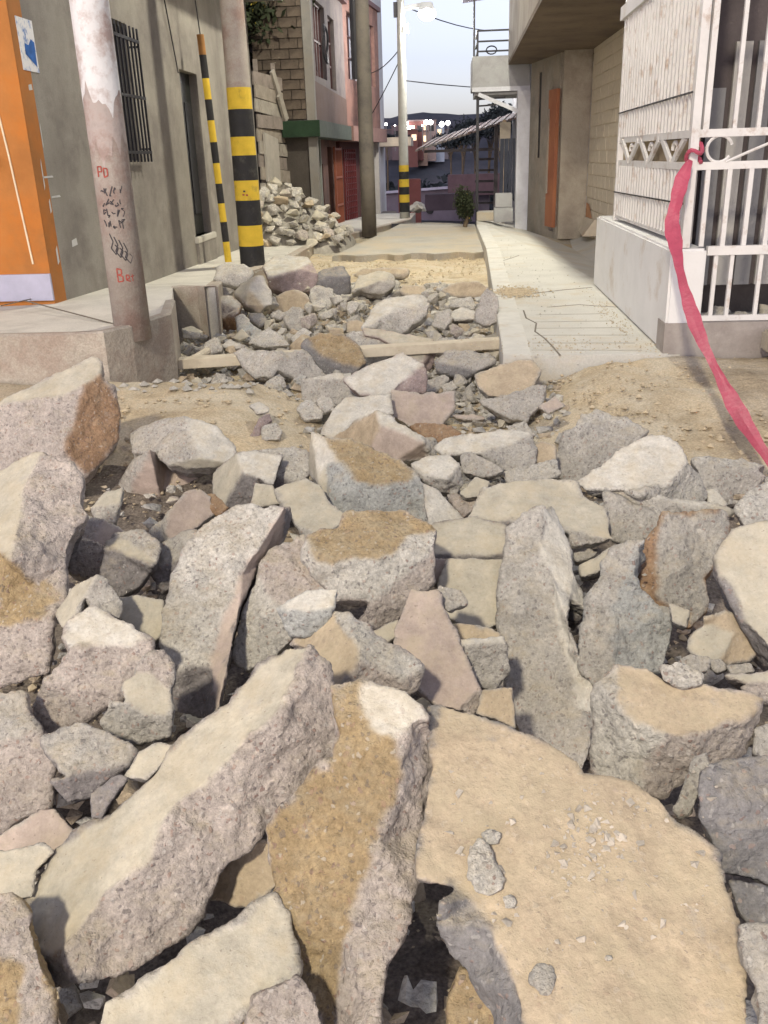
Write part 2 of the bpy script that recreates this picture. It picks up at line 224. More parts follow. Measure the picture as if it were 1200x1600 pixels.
ROCKS = '''
X|.22|.2|long pale slab leaning diagonally at the lower left, smooth above with a pebbly broken edge|a440,1015 b400,1040 c380,1070 d350,1105 e300,1142 f270,1180 g235,1222 h180,1265 i145,1285 j95,1325 k75,1350 l50,1410 m47,1465 n55,1480 o105,1480 p135,1435 q200,1370 r280,1260 s350,1190 t400,1145 u430,1115 v470,1040 w480,1013 x508,1040 y526,1095 z536,1140 A520,1190 B475,1245 C425,1285 D385,1325 E350,1355 F325,1395 G295,1445 H240,1495 I185,1522 J120,1527 K90,1535 L65,1520|S-50,55:abcdefghijklmnopqrstuvw;V25,25:wvutsrqpoJIHGFEDCBAzyx;D-10,-10:onLKJ
E|.24|.2|upright block with ochre earth on its face and a pinkish broken edge, lower middle|a480,570 b600,590 c690,610 d760,670 e800,720 f720,760 g655,820 h520,790 i490,680 j355,580 k400,720 l410,800 m380,930 n330,950 o200,1090 p100,1195 q60,1250 r70,1390 s110,1500 t100,1560 u140,1660 v150,1810 w200,1960 x240,2060 y310,2170 z375,2260 A385,2080 B390,1900 C430,1710 D500,1520 E560,1310 F610,1160 G660,1050 H670,950 I830,850 J845,1000 K820,1080 L800,1220 M765,1440 N715,1560 O690,1660 P660,1780 Q600,1890 R570,2020 T535,2260|W-10,60:abcdefghi;O-15,38:jaihgHGFEDCBAzyxwvutsrqponmlk;V40,42:gfeIJKLMNOPQRTzABCDEFGH
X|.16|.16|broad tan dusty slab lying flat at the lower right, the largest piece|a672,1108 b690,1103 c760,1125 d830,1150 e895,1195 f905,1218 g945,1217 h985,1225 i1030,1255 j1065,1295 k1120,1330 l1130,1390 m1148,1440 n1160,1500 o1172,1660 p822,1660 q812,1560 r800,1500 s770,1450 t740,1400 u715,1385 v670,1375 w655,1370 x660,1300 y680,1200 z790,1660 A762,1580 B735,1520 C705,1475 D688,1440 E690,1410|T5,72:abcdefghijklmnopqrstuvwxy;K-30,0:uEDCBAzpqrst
X|-.12|.25|ochre stained stone down in the dark hole beneath the broad tan slab|a705,1560 b722,1515 c745,1525 d792,1565 e800,1650 f700,1650|O-10,45:abcdef
X|-.2|.2|flat tan slab lying under the long pale slab at the bottom|a150,1660 b165,1565 c220,1545 d300,1482 e370,1442 f425,1400 g447,1430 h457,1480 i464,1527 j415,1552 k390,1572 l352,1605 m345,1660 n300,1620|S0,65:abcdefghijklm
X|-.12|.2|shaded brown stone wedged between the long slab and the upright ochre block|a422,1308 b432,1380 c387,1418 d330,1402 e350,1355 f385,1325|T-20,30:abcdef
X|-.12|.2|dark reddish rubble stone at the bottom edge left of the upright ochre block|a398,1562 b462,1528 c490,1560 d512,1660 e375,1660 f440,1600|V0,40:abcdfe;V20,20:fde
X|-.18|.1|small ochre stone at the bottom edge on the flat tan slab|a300,1590 b330,1568 c372,1572 d395,1600 e380,1650 f300,1650|O0,50:abcdef
G|-.05|.3|rough pinkish rock with a brown stained lower face in the bottom left corner|a-30,600 b60,600 c130,680 d150,800 e190,950 f240,1050 g255,1200 h250,1380 i-30,1380 j100,950 k50,890 l-30,900 m110,1380 n110,1200|V10,50:abcdejkl;V40,30:efghmnj;O-10,30:lkjnmi
G|-.15|.15|smooth pale stone top beside the left end of the long slab|a-30,410 b100,385 c190,360 d245,400 e160,480 f150,600 g80,605 h-30,605|S-10,60:abcdefgh
G|-.22|.2|brown smooth faced triangular stone at the left edge below the grey rubble rocks|a-30,340 b100,260 c190,200 d250,200 e340,300 f262,415 g190,365 h90,387 i-30,412|P0,50:abcdefghi
D|-.1|.25|grey boulder at the left edge beneath the purple brown rock|a-30,600 b60,610 c120,620 d130,700 e180,800 f250,900 g240,1010 h230,1130 i130,1170 j60,1230 k-30,1270 l100,820 m-30,850|G-10,55:abcdelm;V10,25:mlefghijk
D|-.03|.25|lumpy grey rock just left of the long pale slab|a200,820 b370,750 c500,800 d590,850 e640,890 f600,940 g500,1000 h430,1080 i330,1110 j250,1010 k230,900 n450,960 o330,1000|G0,55:abcdefnok;D10,5:onfghij
D|.02|.3|purple brown pebbly rock with a whitish top above the lumpy grey rock on the left|a320,300 b430,210 c520,260 d600,300 e690,370 f640,390 g430,395 h340,420 i310,350 j705,400 k650,500 l580,600 m500,650 n400,720 o300,780 p210,815 q130,780 r150,700 s190,600 t260,500|W0,60:abcdefghi;V0,20:hgfejklmnopqrst
D|.05|.2|small two toned rock behind the whitish topped purple brown rock|b360,110 c450,60 d520,120 e570,190 f550,250 g440,215 h360,280 i300,290 j260,230 k400,150|S-50,40:bckhij;G20,40:cdefgk
D|-.03|.2|smooth tan stone in shade just left of the tall pebbly slab|a560,170 b640,155 c760,180 d775,300 e700,385 f620,310 g560,250|S10,45:abcdefg
D|.04|.2|small stone with a flat sunlit facet over the dark gap left of centre|a640,490 b700,430 c760,415 d800,480 e810,550 f790,590 g700,520 h640,520 i800,690 j760,710 k690,700 l600,650 m580,580 n790,800 o600,850 p500,780 q480,730 r530,640|V10,40:abcdefgh;S20,50:hgfijklm;G0,15:lkjinopqr
D|-.02|.15|pale yellow stone peeking out behind the upper edge of the long slab|a588,992 b660,890 c740,845 d810,860 e740,960 f690,1008|S-10,60:abcdef
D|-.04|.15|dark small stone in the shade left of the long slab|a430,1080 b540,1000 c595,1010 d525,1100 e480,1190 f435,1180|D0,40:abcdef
A|.22|.35|large rusty patched rock at the left edge, farthest of the left hand boulders|a-40,290 b60,240 c160,195 d350,98 e432,55 f476,85 g458,140 h390,190 i250,250 j520,200 k560,330 l540,430 m480,530 n400,605 o310,480 p-40,720 q200,640|S-10,62:abcdefghi;V0,25:aihoqp;R40,15:hgjklmno;V10,-10:onq
A|.28|.35|tall pale rock at the left edge with smooth upper side and ochre lower patch|a-30,620 b100,540 c200,500 d150,600 e120,700 f90,850 g60,1000 h-30,940 i260,535 j320,560 k385,610 l380,760 m400,800 n340,870 o300,1000 p290,1200 q160,1130 r230,1260 s150,1270 t-30,1320 u235,1400 v215,1520 w100,1560 x-30,1610|S-35,55:abcdefgh;V25,38:cijklmnopqgfed;O-5,30:hgqprst;V0,15:tsruvwx
A|.02|.25|grey and cream rock resting at the edge of the sandy mound|a620,420 b700,370 c860,345 d1000,380 e1100,480 f1095,545 g930,520 h800,545 i740,500 j620,500 k980,570 l880,565|G-25,45:abcghij;W30,55:cdefg;S0,-10:hgfkl
A|.02|.25|triangular stone with a flat pinkish face below the sandy mound|a700,485 b620,560 c560,660 d540,780 e560,850 f600,870 g600,800 h590,760 i780,530 j950,640 k860,690 l750,740 m640,800|G-70,10:abcdefgh;P25,35:aijklmgh
A|-.05|.15|small pale stone in the dark hollow beside the left hand boulders|a430,760 b500,690 c572,670 d560,740 e540,830 f450,800|S-20,60:abcd;G0,20:adef
A|-.05|.15|low mauve stone between the tall pale rock and the small two sided stones|a330,880 b400,820 c480,820 d575,870 e500,935 f430,930 g450,880|V-20,55:abcgf;P20,40:cdefg
A|-.02|.2|rounded mauve grey rock touching the right side of the tall pale rock|a300,960 b400,910 c495,950 d480,1050 e420,1090 f330,1050 g430,985|V0,55:abcg;V0,20:agcdef
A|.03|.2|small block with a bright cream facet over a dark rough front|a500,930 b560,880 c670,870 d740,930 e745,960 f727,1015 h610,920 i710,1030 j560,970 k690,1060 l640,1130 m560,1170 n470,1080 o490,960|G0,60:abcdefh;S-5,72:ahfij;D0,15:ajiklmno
A|.0|.2|rounded stone with a flat rose coloured face behind the tall pebbly slab|a870,690 b930,680 c980,720 d1000,790 e900,860 f810,920 g780,860 h800,780 r760,905 i695,870 j760,820|P35,35:abcdefgh;G-40,30:hgfrij
A|-.03|.2|grey angular stone tucked against the left side of the tall pebbly slab|a730,960 b860,870 c925,880 d865,960 e845,1000 f700,1050 g800,1130 h765,1150|G-10,50:abcdef;D0,10:fegh
A|-.03|.1|small brown clod beside the rose coloured stone|a970,700 b1010,700 c1065,760 d1020,795 e995,780|R0,45:abcde
L|.16|.28|tall pebbly slab standing on edge left of centre with a thin smooth pink side|a650,520 b740,455 c820,470 d890,465 e750,680 f700,800 g662,965 h600,955 i535,985 j515,900 k520,760 l540,690 m580,600 n905,475 o870,590 p800,650 q745,770 r720,900 s700,1000 t680,1110 u640,1115 v540,1080|Y-10,48:abcdefghijklm;P75,20:dnopqrstgfe;D0,-15:ihgtuv
L|.08|.25|white speckled rock just right of the tall pebbly slab|a945,550 b850,610 c810,680 d770,770 e735,880 f740,940 g775,970 h820,950 i900,890 j905,870 k870,780 l1010,730 m1020,680 n960,640|V5,50:banmlkc;Y-10,30:ckjihgfed
L|.16|.12|small blue grey stone with a white top sitting in front of the central rocks|a870,780 b960,730 c1050,725 d1040,780 e1010,840 f950,870 g910,860 h960,790|W-5,60:abcdh;B0,10:ahdefg
B|-.02|.18|flat cream stone left of the ochre topped central rock|a95,685 b240,630 c300,660 d340,750 e440,800 f330,870 g290,870 h230,920 i200,840 j150,770|S0,65:abcdefgij;G-10,25:igh
L|.03|.2|pale cube like stone with a dark front facet above the tall pebbly slab|a670,360 b740,300 c800,290 d880,310 m850,395 g800,370 h760,355 i800,390 j775,460 k700,460 l668,430|W15,60:bcdmgh;S-50,30:abhkl;D10,-5:hgijk
B|.0|.2|speckled grey stone right of the pale cube like stone|a10,500 b100,490 c180,480 d245,510 e250,590 f200,640 g95,682 h70,600|Y5,50:abcdefh;D0,0:hfg
L|-.02|.12|small ochre stone wedged in front of the pale cube like stone|a800,390 b850,400 c872,450 d785,466|S10,40:abcd
B|.12|.28|ochre topped blue grey rock at the centre, the farther of two|a270,410 b255,590 e300,640 g320,440 h450,450 i560,500 j660,545 k740,600 l700,640 m600,650 n480,640 o400,560 p340,560 q790,650 r810,790 s820,840 t700,800 u600,790 v450,805 w350,755 x300,660|W-40,45:agope;S-70,5:aeb;O5,62:ghijklmno;B0,22:ponmlkqrstuvw;S-50,10:epwx
B|.03|.2|cream crumbly stone pressed against the right end of the farther ochre topped rock|a790,650 b850,680 c900,740 d972,812 e900,832 f820,842 g800,760|W30,50:abcdefg
B|.16|.3|ochre topped speckled rock at the centre, the nearer of two|a310,870 b400,860 c430,800 d520,790 e700,775 f760,820 g840,870 h780,890 i700,900 j650,980 k540,1000 l300,1000 m240,900 n835,960 o820,1100 p740,1170 q690,1230 r640,1290 x545,1345 y490,1290 s690,1060 t560,1190 u370,1180 v310,1100 w235,1010|O0,65:abcdefghijklm;Y0,35:mlkjihgnstuvw;V15,12:nopqrxyts
B|.0|.15|dark mauve stone filling the notch left of the nearer ochre topped rock|a225,1040 b300,1020 c330,1100 d310,1155 e215,1165|V-10,30:abcde
B|-.05|.2|bright white slab with a ragged pink right end in the middle distance|a410,160 b540,100 c680,40 d780,95 e700,150 f610,235 g500,220 h440,190 i795,150 j790,215 k640,225|W-5,62:abcdefgh;Q30,15:dijkfe
B|-.1|.18|long grey stone with a thin cream top left of the bright white slab|a220,165 b400,130 c425,165 d500,235 e400,290 f300,285 g215,250|W-5,65:abc;G-5,25:acdefg
B|-.06|.18|broad cream slab behind the brown and pink wedge|a430,250 b620,235 c640,320 d560,320 e480,350 f370,430 g305,410 h370,300|W-10,60:abcdefgh
B|-.05|.2|square pink faced stone right of centre beyond the wedge|a640,215 b740,220 c780,235 d825,215 e850,230 f925,215 g920,290 h880,340 i860,375 j760,388 k720,370 l640,320|P15,45:abcdefghijkl
B|-.12|.12|crumbling brown clod of earth below the square pink faced stone|a720,380 b760,365 c900,370 d957,415 e880,447 f800,432 g760,402|R0,45:abcdefg
B|.0|.22|wedge with a brown left face and a smooth pink right face|a570,318 b600,325 c785,430 d780,452 e590,375 f540,480 g360,435 h480,350 i790,520 j650,532 k838,440 l830,522|W10,70:abcde;T-50,20:aefgh;P20,25:edijf;Y40,15:cklid
B|.02|.15|bright white block just right of the farther ochre topped rock|a730,560 b790,530 c900,520 d950,560 e890,625 f800,600 g960,640 h930,690 i880,682 j780,622|W0,68:abcdef;G10,15:afedghij
B|.0|.12|small grey wedge with a pale rim right of the bright white block|a960,520 b1010,500 c1160,580 d1120,602 e1060,612 f980,592|G0,45:abcdef
B|-.08|.12|little round tan stone below the small grey wedge|a960,690 b1030,620 c1092,640 d1060,702 e990,712|S0,50:abcde
B|-.1|.12|small mauve stone in the gap right of the cream crumbly stone|a900,700 b950,700 c990,730 d1040,720 e1020,760 f975,800 g930,750|V0,45:abcdefg
B|-.02|.2|long low stone with a cream top in front of the sandy slope|a840,480 b900,440 c1000,420 d1200,400 e1290,420 f1200,460 g1100,480 h1060,500 i900,512 j1310,500 k1300,560 l1200,600 m1165,580|W-5,66:abcdefghi;G10,35:gfejklmh
C|.04|.2|wide cream slab right of centre with a shadowed lower edge|a-195,620 b-130,500 c0,470 d180,450 e280,470 f330,530 g440,580 h450,680 i475,722 j260,680 k0,640 l-195,640 q-100,655 p0,672 r380,745 n280,742|S0,66:abcdefghijk;D0,0:akpql;G10,10:jirn
B|.04|.15|brick shaped cream block in the middle right of centre|a832,850 b900,830 c1020,810 d1172,850 e1178,970 f1100,975 g950,970 h835,975 i1178,1003 j1000,1003 k838,993|S0,66:abcdefgh;D0,-5:hgfeijk
B|.0|.2|square tan slab below the brick shaped cream block|a905,1005 b1165,1010 c1155,1180 d1142,1290 e1060,1322 f980,1312 g900,1262 h855,1150 i870,1080|S0,48:abcdefghi
B|-.02|.12|sliver of pinkish stone left of the square tan slab|a828,1000 b905,1005 c870,1080 d840,1125 e818,1070|P-10,40:abcde
E|.08|.08|little grey stone lying on the corner of the square tan slab|a860,110 b960,130 c992,190 d900,217 e880,192 f852,150|G0,50:abcdef
E|.1|.2|diamond shaped smooth cream and pink slab at the centre|a735,125 b790,150 c850,130 d880,230 e900,280 f940,370 g1000,500 h1040,575 i990,620 j940,680 k850,662 l770,590 m720,480 n650,380 o650,330 p690,230 q1062,620 r1005,707|P15,50:abcdefghijklmnop;V40,15:hqrji
E|.14|.2|stone with a khaki left face and white speckled top above the upright ochre block|a360,240 b470,400 c470,470 d400,560 e352,580 f325,500 g250,400 h165,388 i250,300 j440,240 k530,310 l600,380 m700,430 n765,490 o700,530 p620,500 q540,470 r750,560 s700,612 t600,582 u480,572|T-45,45:abcdefghi;Y20,55:ajklmnopqcb;V15,5:cqponrstud
E|-.02|.12|small tan stone between the speckled rock and the diamond shaped slab|a535,330 b662,268 c655,340 d600,375|S0,60:abcd
E|-.02|.2|dark grey block with a pale top in the gap left of the tall narrow slab|a945,370 b1150,350 c1165,380 d1000,387 e1182,500 f1110,592 g1040,572 h1010,500|W0,65:abcd;G0,15:adcefgh
E|-.12|.2|layered brown stone low in the gap above the broad tan slab|a1040,700 b1070,600 c1195,590 d1210,770 e1120,722|T0,45:abcde
E|-.06|.15|brown shaded stone under the square tan slab|a900,285 b1000,290 c1080,302 d1142,330 e1132,357 f948,372|T0,45:abcdef
X|.18|.2|tall narrow slab standing right of centre, rough grey face and thin smooth pink edge|a850,792 b820,805 c795,830 d790,880 e782,935 f783,985 g792,1060 h800,1110 i815,1140 j860,1165 k903,1205 l915,1185 m920,1140 n905,1110 o893,1050 p875,980 q860,900 r848,850 s862,795 t885,850 u895,900 v905,925 w915,955 x888,935 y884,967 z903,1027 A927,1073 B928,1113|G-10,38:abcdefghijklmnopqr;W65,40:astur;W65,40:ruvxyq;W65,40:vwx;W65,40:qyzp;W65,40:pzAo;W65,40:oABn;G60,20:Bmn
C|.04|.2|grey rock with rusty stains and a pale rim at the edge of the sandy slope|a330,150 b400,130 c520,170 d640,220 e590,260 f500,200 g400,180 h300,210 i250,240 k540,290 l470,340 m370,410 n310,470 o230,430 p205,350|Y0,60:abcdefgh;G-5,25:ihgfeklmnop
C|.1|.2|bright leaf shaped cream slab on the right, speckled on its right side|a310,455 b400,400 c520,310 d640,235 e700,240 f790,300 g810,370 h740,450 i680,470 j560,495 k530,480 l350,487 m870,420 n905,500 o890,562 p750,547 q600,512|W-5,62:abcdefghijkl;Y35,20:gmnopqjih
C|.08|.18|grey slab tilted on the right with a thin white upper rim|a450,490 b720,532 c1045,598 d1000,608 e720,556 g780,600 h700,620 i640,740 j560,737 k470,722 l435,600 m438,520|W0,75:abcde;G0,30:aedghijklm
C|.14|.2|tall grey rock on the right with an orange stained left edge|a720,610 b850,605 c1000,600 d1008,700 e980,800 f900,900 g912,1000 h900,1060 i820,1135 j830,1060 k740,1030 l700,1000 m680,870 n690,700 p680,1050 q600,970 r560,900 s580,780 t640,740|G15,32:abcdefghijklmn;R-25,30:anmlkpqrst
C|.14|.25|blue grey rough rock just right of the tall narrow slab|a620,735 b560,740 c470,790 d430,850 e410,930 f350,1010 g350,1060 h330,1200 i325,1300 j340,1350 k400,1410 l490,1330 m600,1330 n690,1340 o715,1270 p745,1180 q740,1050 r680,1050 s600,970 t560,900 u580,780 v470,1050|G-30,35:abcdefghijklv;B10,28:avlmnopqrstu
C|.02|.12|small tan wedge between the blue grey rock and the tall grey rock|a740,1030 b832,1060 c812,1135 d755,1110|S10,45:abcd
C|-.04|.15|cream wedge stone behind the tall narrow slab|a320,850 b400,810 c480,760 d470,800 e430,860 f400,880 g330,900|S-10,60:abcdefg
C|-.06|.12|small stone in the hollow above the tall narrow slab|a285,760 b330,740 c390,790 d370,810 e300,830|G0,45:abcde
C|.16|.25|smooth tan boulder cut off by the right edge|a968,820 b1040,690 c1100,660 d1250,650 e1250,1300 f1180,1210 g1100,1100 h1040,960 i980,900 j1060,1090 k1190,1310 l1250,1380|S-15,50:abcdefghi;D-20,-5:ihgfelkj
C|.12|.2|pale blue grey stone at the right edge above the smooth tan boulder|a1050,580 b1110,510 c1250,430 d1250,655 e1100,665|Y-10,50:abcde
C|-.02|.18|pale rimmed slab with a tan facet at the foot of the right sandy slope|a840,350 b1000,350 c1190,385 d1140,402 e850,372 f1190,430 g1130,490 h1060,552 i980,560 j900,490 k880,420|Y0,68:abcde;G0,20:edfghijk
C|.02|.1|small white stone between the leaf shaped slab and the rimmed slab|a910,500 b960,492 c1005,560 d980,582 e920,550|W0,50:abcde
F|.12|.3|big square block on the right with a sandy top and dark pebbly front|a500,425 b640,440 c700,490 d790,540 e900,520 f1060,545 g1165,585 h1110,660 i1000,690 j860,740 k740,740 l600,690 m520,620 n400,520 o640,850 p610,990 q520,970 r400,930 s385,850 t395,650 u390,560 v1150,640 w1130,750 x1050,830 y900,870 z830,930 A700,1035|T0,64:abcdefghijklm;Y-35,25:amlkopqrstun;V20,8:kjihgvwxyzApo
F|.0|.25|yellowish lump in the hollow below the smooth tan boulder|a910,200 b1000,170 c1060,190 d1130,260 e1160,340 f1100,385 g1000,402 h900,382 i828,332 j850,280 k900,240 l1040,270 m940,235 n980,385|S-15,45:kmlnhij;T15,30:kabcdefgnlm
F|.14|.08|small whitish stone lying on the back corner of the big square block|a700,425 b790,410 c890,460 d880,502 e800,522 f720,482|Y0,55:abcdef
F|.05|.15|flat stone at the right edge behind the big square block|a1000,470 b1100,465 c1250,450 g1250,500 h1120,502 d1250,590 e1150,582 f1080,520|S0,68:abcgh;V0,20:hgdef
F|.06|.08|grey pebble sized stone behind the big square block|a780,400 b840,368 c922,390 d910,442 e830,442|G0,55:abcde
F|.04|.08|little stone in the gravel right of the whitish one|a920,402 b975,388 c1010,430 d960,452|G0,55:abcd
F|.04|.08|oval grey stone on the gravel by the right edge|a1010,420 b1110,408 c1135,445 d1030,462|G0,55:abcd
F|.14|.3|dark grey boulder with a white paint fleck at the right edge|a890,910 b1000,870 c1100,855 d1250,880 e1250,1050 f1250,1450 g1100,1402 h990,1372 i960,1270 j900,1150 k885,1000 l1080,1060|K0,55:abcdelk;K0,25:klefghij
F|.06|.1|thin splinter of stone left of the dark grey boulder|a860,860 b905,838 c908,900 d880,1000 e830,1105 f790,1135 g765,1100 h810,980|G-20,35:abcdefgh
F|.02|.2|grey stone at the right edge above the dark grey boulder|a1145,720 b1250,680 c1250,870 d1135,825|G0,45:abcd
H|.1|.25|grey stone in the bottom right corner beside the broad tan slab|a1070,750 b1130,738 c1250,750 d1250,1380 e1185,1380 f1150,1000 g1090,880|G-5,50:abcdefg
H|-.02|.2|shaded brown stone between the dark grey boulder and the corner stone|a1020,530 b1100,540 c1250,580 d1250,740 e1120,742 f1060,650|K0,45:abcdef
J|.1|.35|large boulder with a smooth pale top in front of the thick striped pole|a610,110 b680,50 c760,42 d880,60 e900,90 f820,125 g700,165 h640,170 i940,150 j930,220 k880,250 l750,262 m650,222|W0,75:abcdefgh;Q5,15:hgfeijklm
J|.02|.3|dark grey boulder touching the right side of the pale topped boulder|a940,150 b1010,120 c1100,110 d1142,170 e1142,260 f1060,282 g1000,232 h940,212 i1020,170|K0,60:abcdi;K10,20:aidefgh
J|.08|.2|whitish round stone on the pavement edge below the thin striped pole|a300,180 b330,110 c370,90 d500,105 e532,140 f512,182 g440,217 h350,202 i400,150|Y0,65:abcdei;Y0,25:aiefgh
J|.02|.25|angular stone with a bright facet in front of the striped poles|a430,270 b480,220 c570,165 d600,170 e650,270 f652,340 g580,388 h500,342 i520,250 j610,345|S-40,45:abcih;W20,40:cdefji;T0,10:hijg
J|-.1|.25|smooth tan brown stone below the pale topped boulder|a680,300 b750,260 c850,265 d892,320 e880,362 f760,402 g660,372|T0,35:abcdefg
J|-.04|.2|craggy grey stone right of the tan brown stone|a900,240 b960,225 c1030,250 d1042,310 e1000,372 f930,372 g900,310|Y0,40:abcdefg
J|.0|.3|purple and brown rock leaning by the kerb, left end of the trench|a215,320 b300,295 c400,300 d460,350 e440,392 f240,360 g190,460 h190,530 i218,560 j310,440 k420,410 l442,560 m340,602 n228,622 o350,330|W0,60:abcdeof;V-40,30:foekjihg;R15,5:jklmni
J|-.12|.2|small cream stone against the kerb left of the purple and brown rock|a148,400 b200,385 c228,400 d190,462 e155,462|S0,40:abcde
J|-.15|.2|dark rounded stone right of the purple and brown rock|a445,490 b520,455 c592,510 d560,552 e480,552|B0,50:abcde
J|-.12|.2|dark stone in the trench below the angular bright faceted stone|a520,400 b600,398 c632,450 d580,477 e520,432|K0,50:abcde
J|-.12|.15|small grey stone left of the smooth tan brown stone's foot|a655,400 b700,375 c742,400 d720,432 e660,422|G0,50:abcde
J|-.15|.15|pale crumbly stone lying just behind the left plank|a518,582 b560,540 c640,490 d740,560 e762,592 f620,602|Y0,55:abcdef
J|-.15|.15|grey white stone behind the plank near the ochre faced rock|a780,550 b850,490 c907,515 d850,572 e800,582|Y0,50:abcde
J|-.12|.2|grey block in the trench below the smooth tan brown stone|a730,400 b800,360 c852,380 d852,490 e780,502 f740,440|G0,45:abcdef
J|-.1|.15|pale stone touching the right of the purple and brown rock|a430,422 b480,400 c522,440 d500,485 e450,492|Y0,50:abcde
J|.0|.15|grey stone on the kerb corner behind the purple and brown rock|a300,225 b380,220 c420,250 d380,292 e310,292|Y0,50:abcde
J|-.12|.12|little pale stone behind the left end of the plank|a335,602 b400,565 c485,602 d420,618|W0,50:abcd
J|-.1|.12|pale grey stone in the trench right of the craggy grey stone|a1040,290 b1080,280 c1112,312 d1050,342|Y0,50:abcd
J|-.16|.12|small ochre stone behind the ochre faced rock|a1130,450 b1200,440 c1245,460 d1230,512 e1130,512|T0,50:abcde
J|-.06|.2|grey rock with two faces in front of the left plank|a420,650 b480,620 c690,650 d860,640 e900,680 f500,740 g570,790 h660,782 i700,700 j990,780 k860,807 l760,782 m690,740|Y-15,45:abcimhgf;G20,35:cdejklmi
J|.0|.2|rock with a fuzzy ochre face resting on the middle of the plank|a890,560 b960,530 c1100,540 d1200,600 e1245,700 f1200,732 g1080,702 h950,640 i845,600 j1180,762 k1000,782 l900,680|O5,50:abcdefgh;K-10,15:iahgfjkl
K|-.04|.15|white speckled stone just right of the fuzzy ochre faced rock|a90,540 b180,520 c300,570 d380,600 e392,660 f300,692 g240,742 h180,762 i190,680 j150,600|Y10,50:abcdefghij
K|.0|.25|cream block with a dark right end leaning on the right plank|a190,500 b330,510 c480,540 d620,560 e545,700 f440,657 g390,660 h380,600 i300,560 j200,540 k632,650 l600,742 m560,722|S0,60:abcdefghij;Q50,10:dklme
K|-.08|.3|large whitish wedge in the trench behind the planks|a185,482 b280,340 c380,300 d520,290 e582,310 f540,350 g400,370 h300,430 i240,470 j597,350 k580,400 l500,450 m430,517 n320,502|W0,68:abcdefghi;Y10,20:aihgfejklmn
K|-.12|.3|rounded pale stone at the far left of the rubble in the trench|a120,260 b170,170 c280,140 d370,160 e382,220 f320,272 g220,267 h280,200 i180,240|S0,65:abcdhi;G0,25:ihdefg
K|-.15|.25|low brownish grey stone near the far end of the rubble by the right pavement|a680,250 b760,210 c900,200 d972,240 e930,292 f780,292 g700,272|T0,35:abcdefg
K|-.1|.15|bright white block in the trench near the right plank|a710,405 b800,360 c890,390 d880,430 e760,442|W0,60:abcde
K|-.14|.15|grey stone left of the bright white block in the trench|a620,470 b650,385 c730,380 d742,440 e700,492|Y0,40:abcde
K|.0|.15|pointed grey stone standing against the right pavement edge|a895,400 b920,320 c960,235 d1030,300 e1022,440 f960,462 g900,442|G-10,30:abcdefg
K|-.12|.15|pale stone just beyond the bright white block|a730,350 b760,310 c860,295 d892,340 e880,372 f780,352|Y0,50:abcdef
K|-.14|.2|pale brown stone beyond the large whitish wedge|a420,262 b440,220 c560,230 d592,280 e480,292|T0,50:abcde
K|-.17|.15|long flat brown stone farthest back among the rubble|a120,155 b200,120 c465,118 d472,160 e400,162 f280,145 g170,172|T0,40:abcdefg
K|-.12|.2|dark grey rock beneath the right plank|a640,700 b720,640 c850,640 d960,650 e1012,700 f900,752 g840,792 h760,782 i650,752|G0,60:abcdef;K0,10:afghi
K|-.18|.12|small grey slab below the right plank|a590,820 b700,780 c722,810 d640,892 e580,882|G0,50:abcde
K|-.2|.12|little tan stone right of the small grey slab|a680,850 b740,820 c782,860 d700,892|Y0,50:abcd
K|-.04|.25|ochre topped block at the corner of the sandy slope and the pavement|a900,780 b980,750 c1100,710 d1240,690 e1300,760 f1240,860 g1100,912 h980,902 i910,850|T-5,58:abcdefghi
K|-.1|.2|grey blocky stone below the ochre topped block|a920,940 b1100,915 c1240,862 d1335,850 e1300,960 f1200,1062 g1100,1042 h940,962|G-5,40:abcdefgh
K|-.2|.08|thin flat sliver of stone among the gravel right of centre|a740,1030 b940,1038 c945,1062 d780,1052|P0,50:abcd
C|-.06|.12|stone with an ochre stain left of the rusty stained grey rock|a80,320 b130,270 c200,290 d202,350 e110,392|T-5,45:abcde
C|-.08|.15|low grey stone in front of the rusty stained grey rock|a-30,410 b100,390 c200,355 d222,420 e120,462 f-20,470|Y0,50:abcdef
C|-.08|.12|small grey stone at the foot of the grey blocky stone|a-20,200 b60,180 c105,240 d30,245|Y0,50:abcd
C|-.02|.06|little reddish stone lying on the sandy slope|a125,105 b200,62 c248,100 d172,132|P0,55:abcd
J|-.02|.05|flat white chip lying on the sandy mound|a520,975 b580,950 c640,985 d640,1010 e570,1022|W0,75:abcde
J|-.06|.15|mauve stone on the right flank of the sandy mound|a580,1060 b640,1025 c652,1075 d600,1110 e570,1200 f500,1200|Q40,30:abcdef
J|-.1|.15|crumbly grey tan stone below the mauve stone|a600,1110 b680,1080 c720,1130 d700,1180 e600,1190|Y0,50:abcde
J|-.1|.15|grey green stone on the gravel right of the sandy mound|a845,960 b900,940 c980,1010 d960,1050 e870,1060 f820,1000|Y0,50:abcdef
J|-.08|.12|rounded pale green stone left of the broad cream slab|a935,940 b980,915 c1030,940 d1045,1000 e990,1012|Y0,50:abcde
X|@|.05|elongated whitish stone lying on the broad tan slab|a733,1345 b740,1325 c752,1312 d765,1330 e780,1360 f783,1385 g765,1400 h745,1392 i734,1370|Y0,65:abcdefghi
X|@|.03|small grey pebble touching the top of the elongated whitish stone|a752,1302 b765,1295 c782,1303 d778,1317 e762,1320|Y0,60:abcde
X|@|.03|small grey pebble below the elongated whitish stone|a785,1402 b797,1398 c808,1408 d804,1420 e790,1418|Y0,60:abcde
X|@|.02|thin flat grey chip near the lower edge of the broad tan slab|a828,1520 b840,1508 c862,1508 d868,1535 e858,1555 f848,1553 g830,1535|G0,72:abcdefg
X|@|.02|tiny white stone on the lower right of the broad tan slab|a945,1495 b955,1491 c960,1499 d950,1504|W0,60:abcd
'''
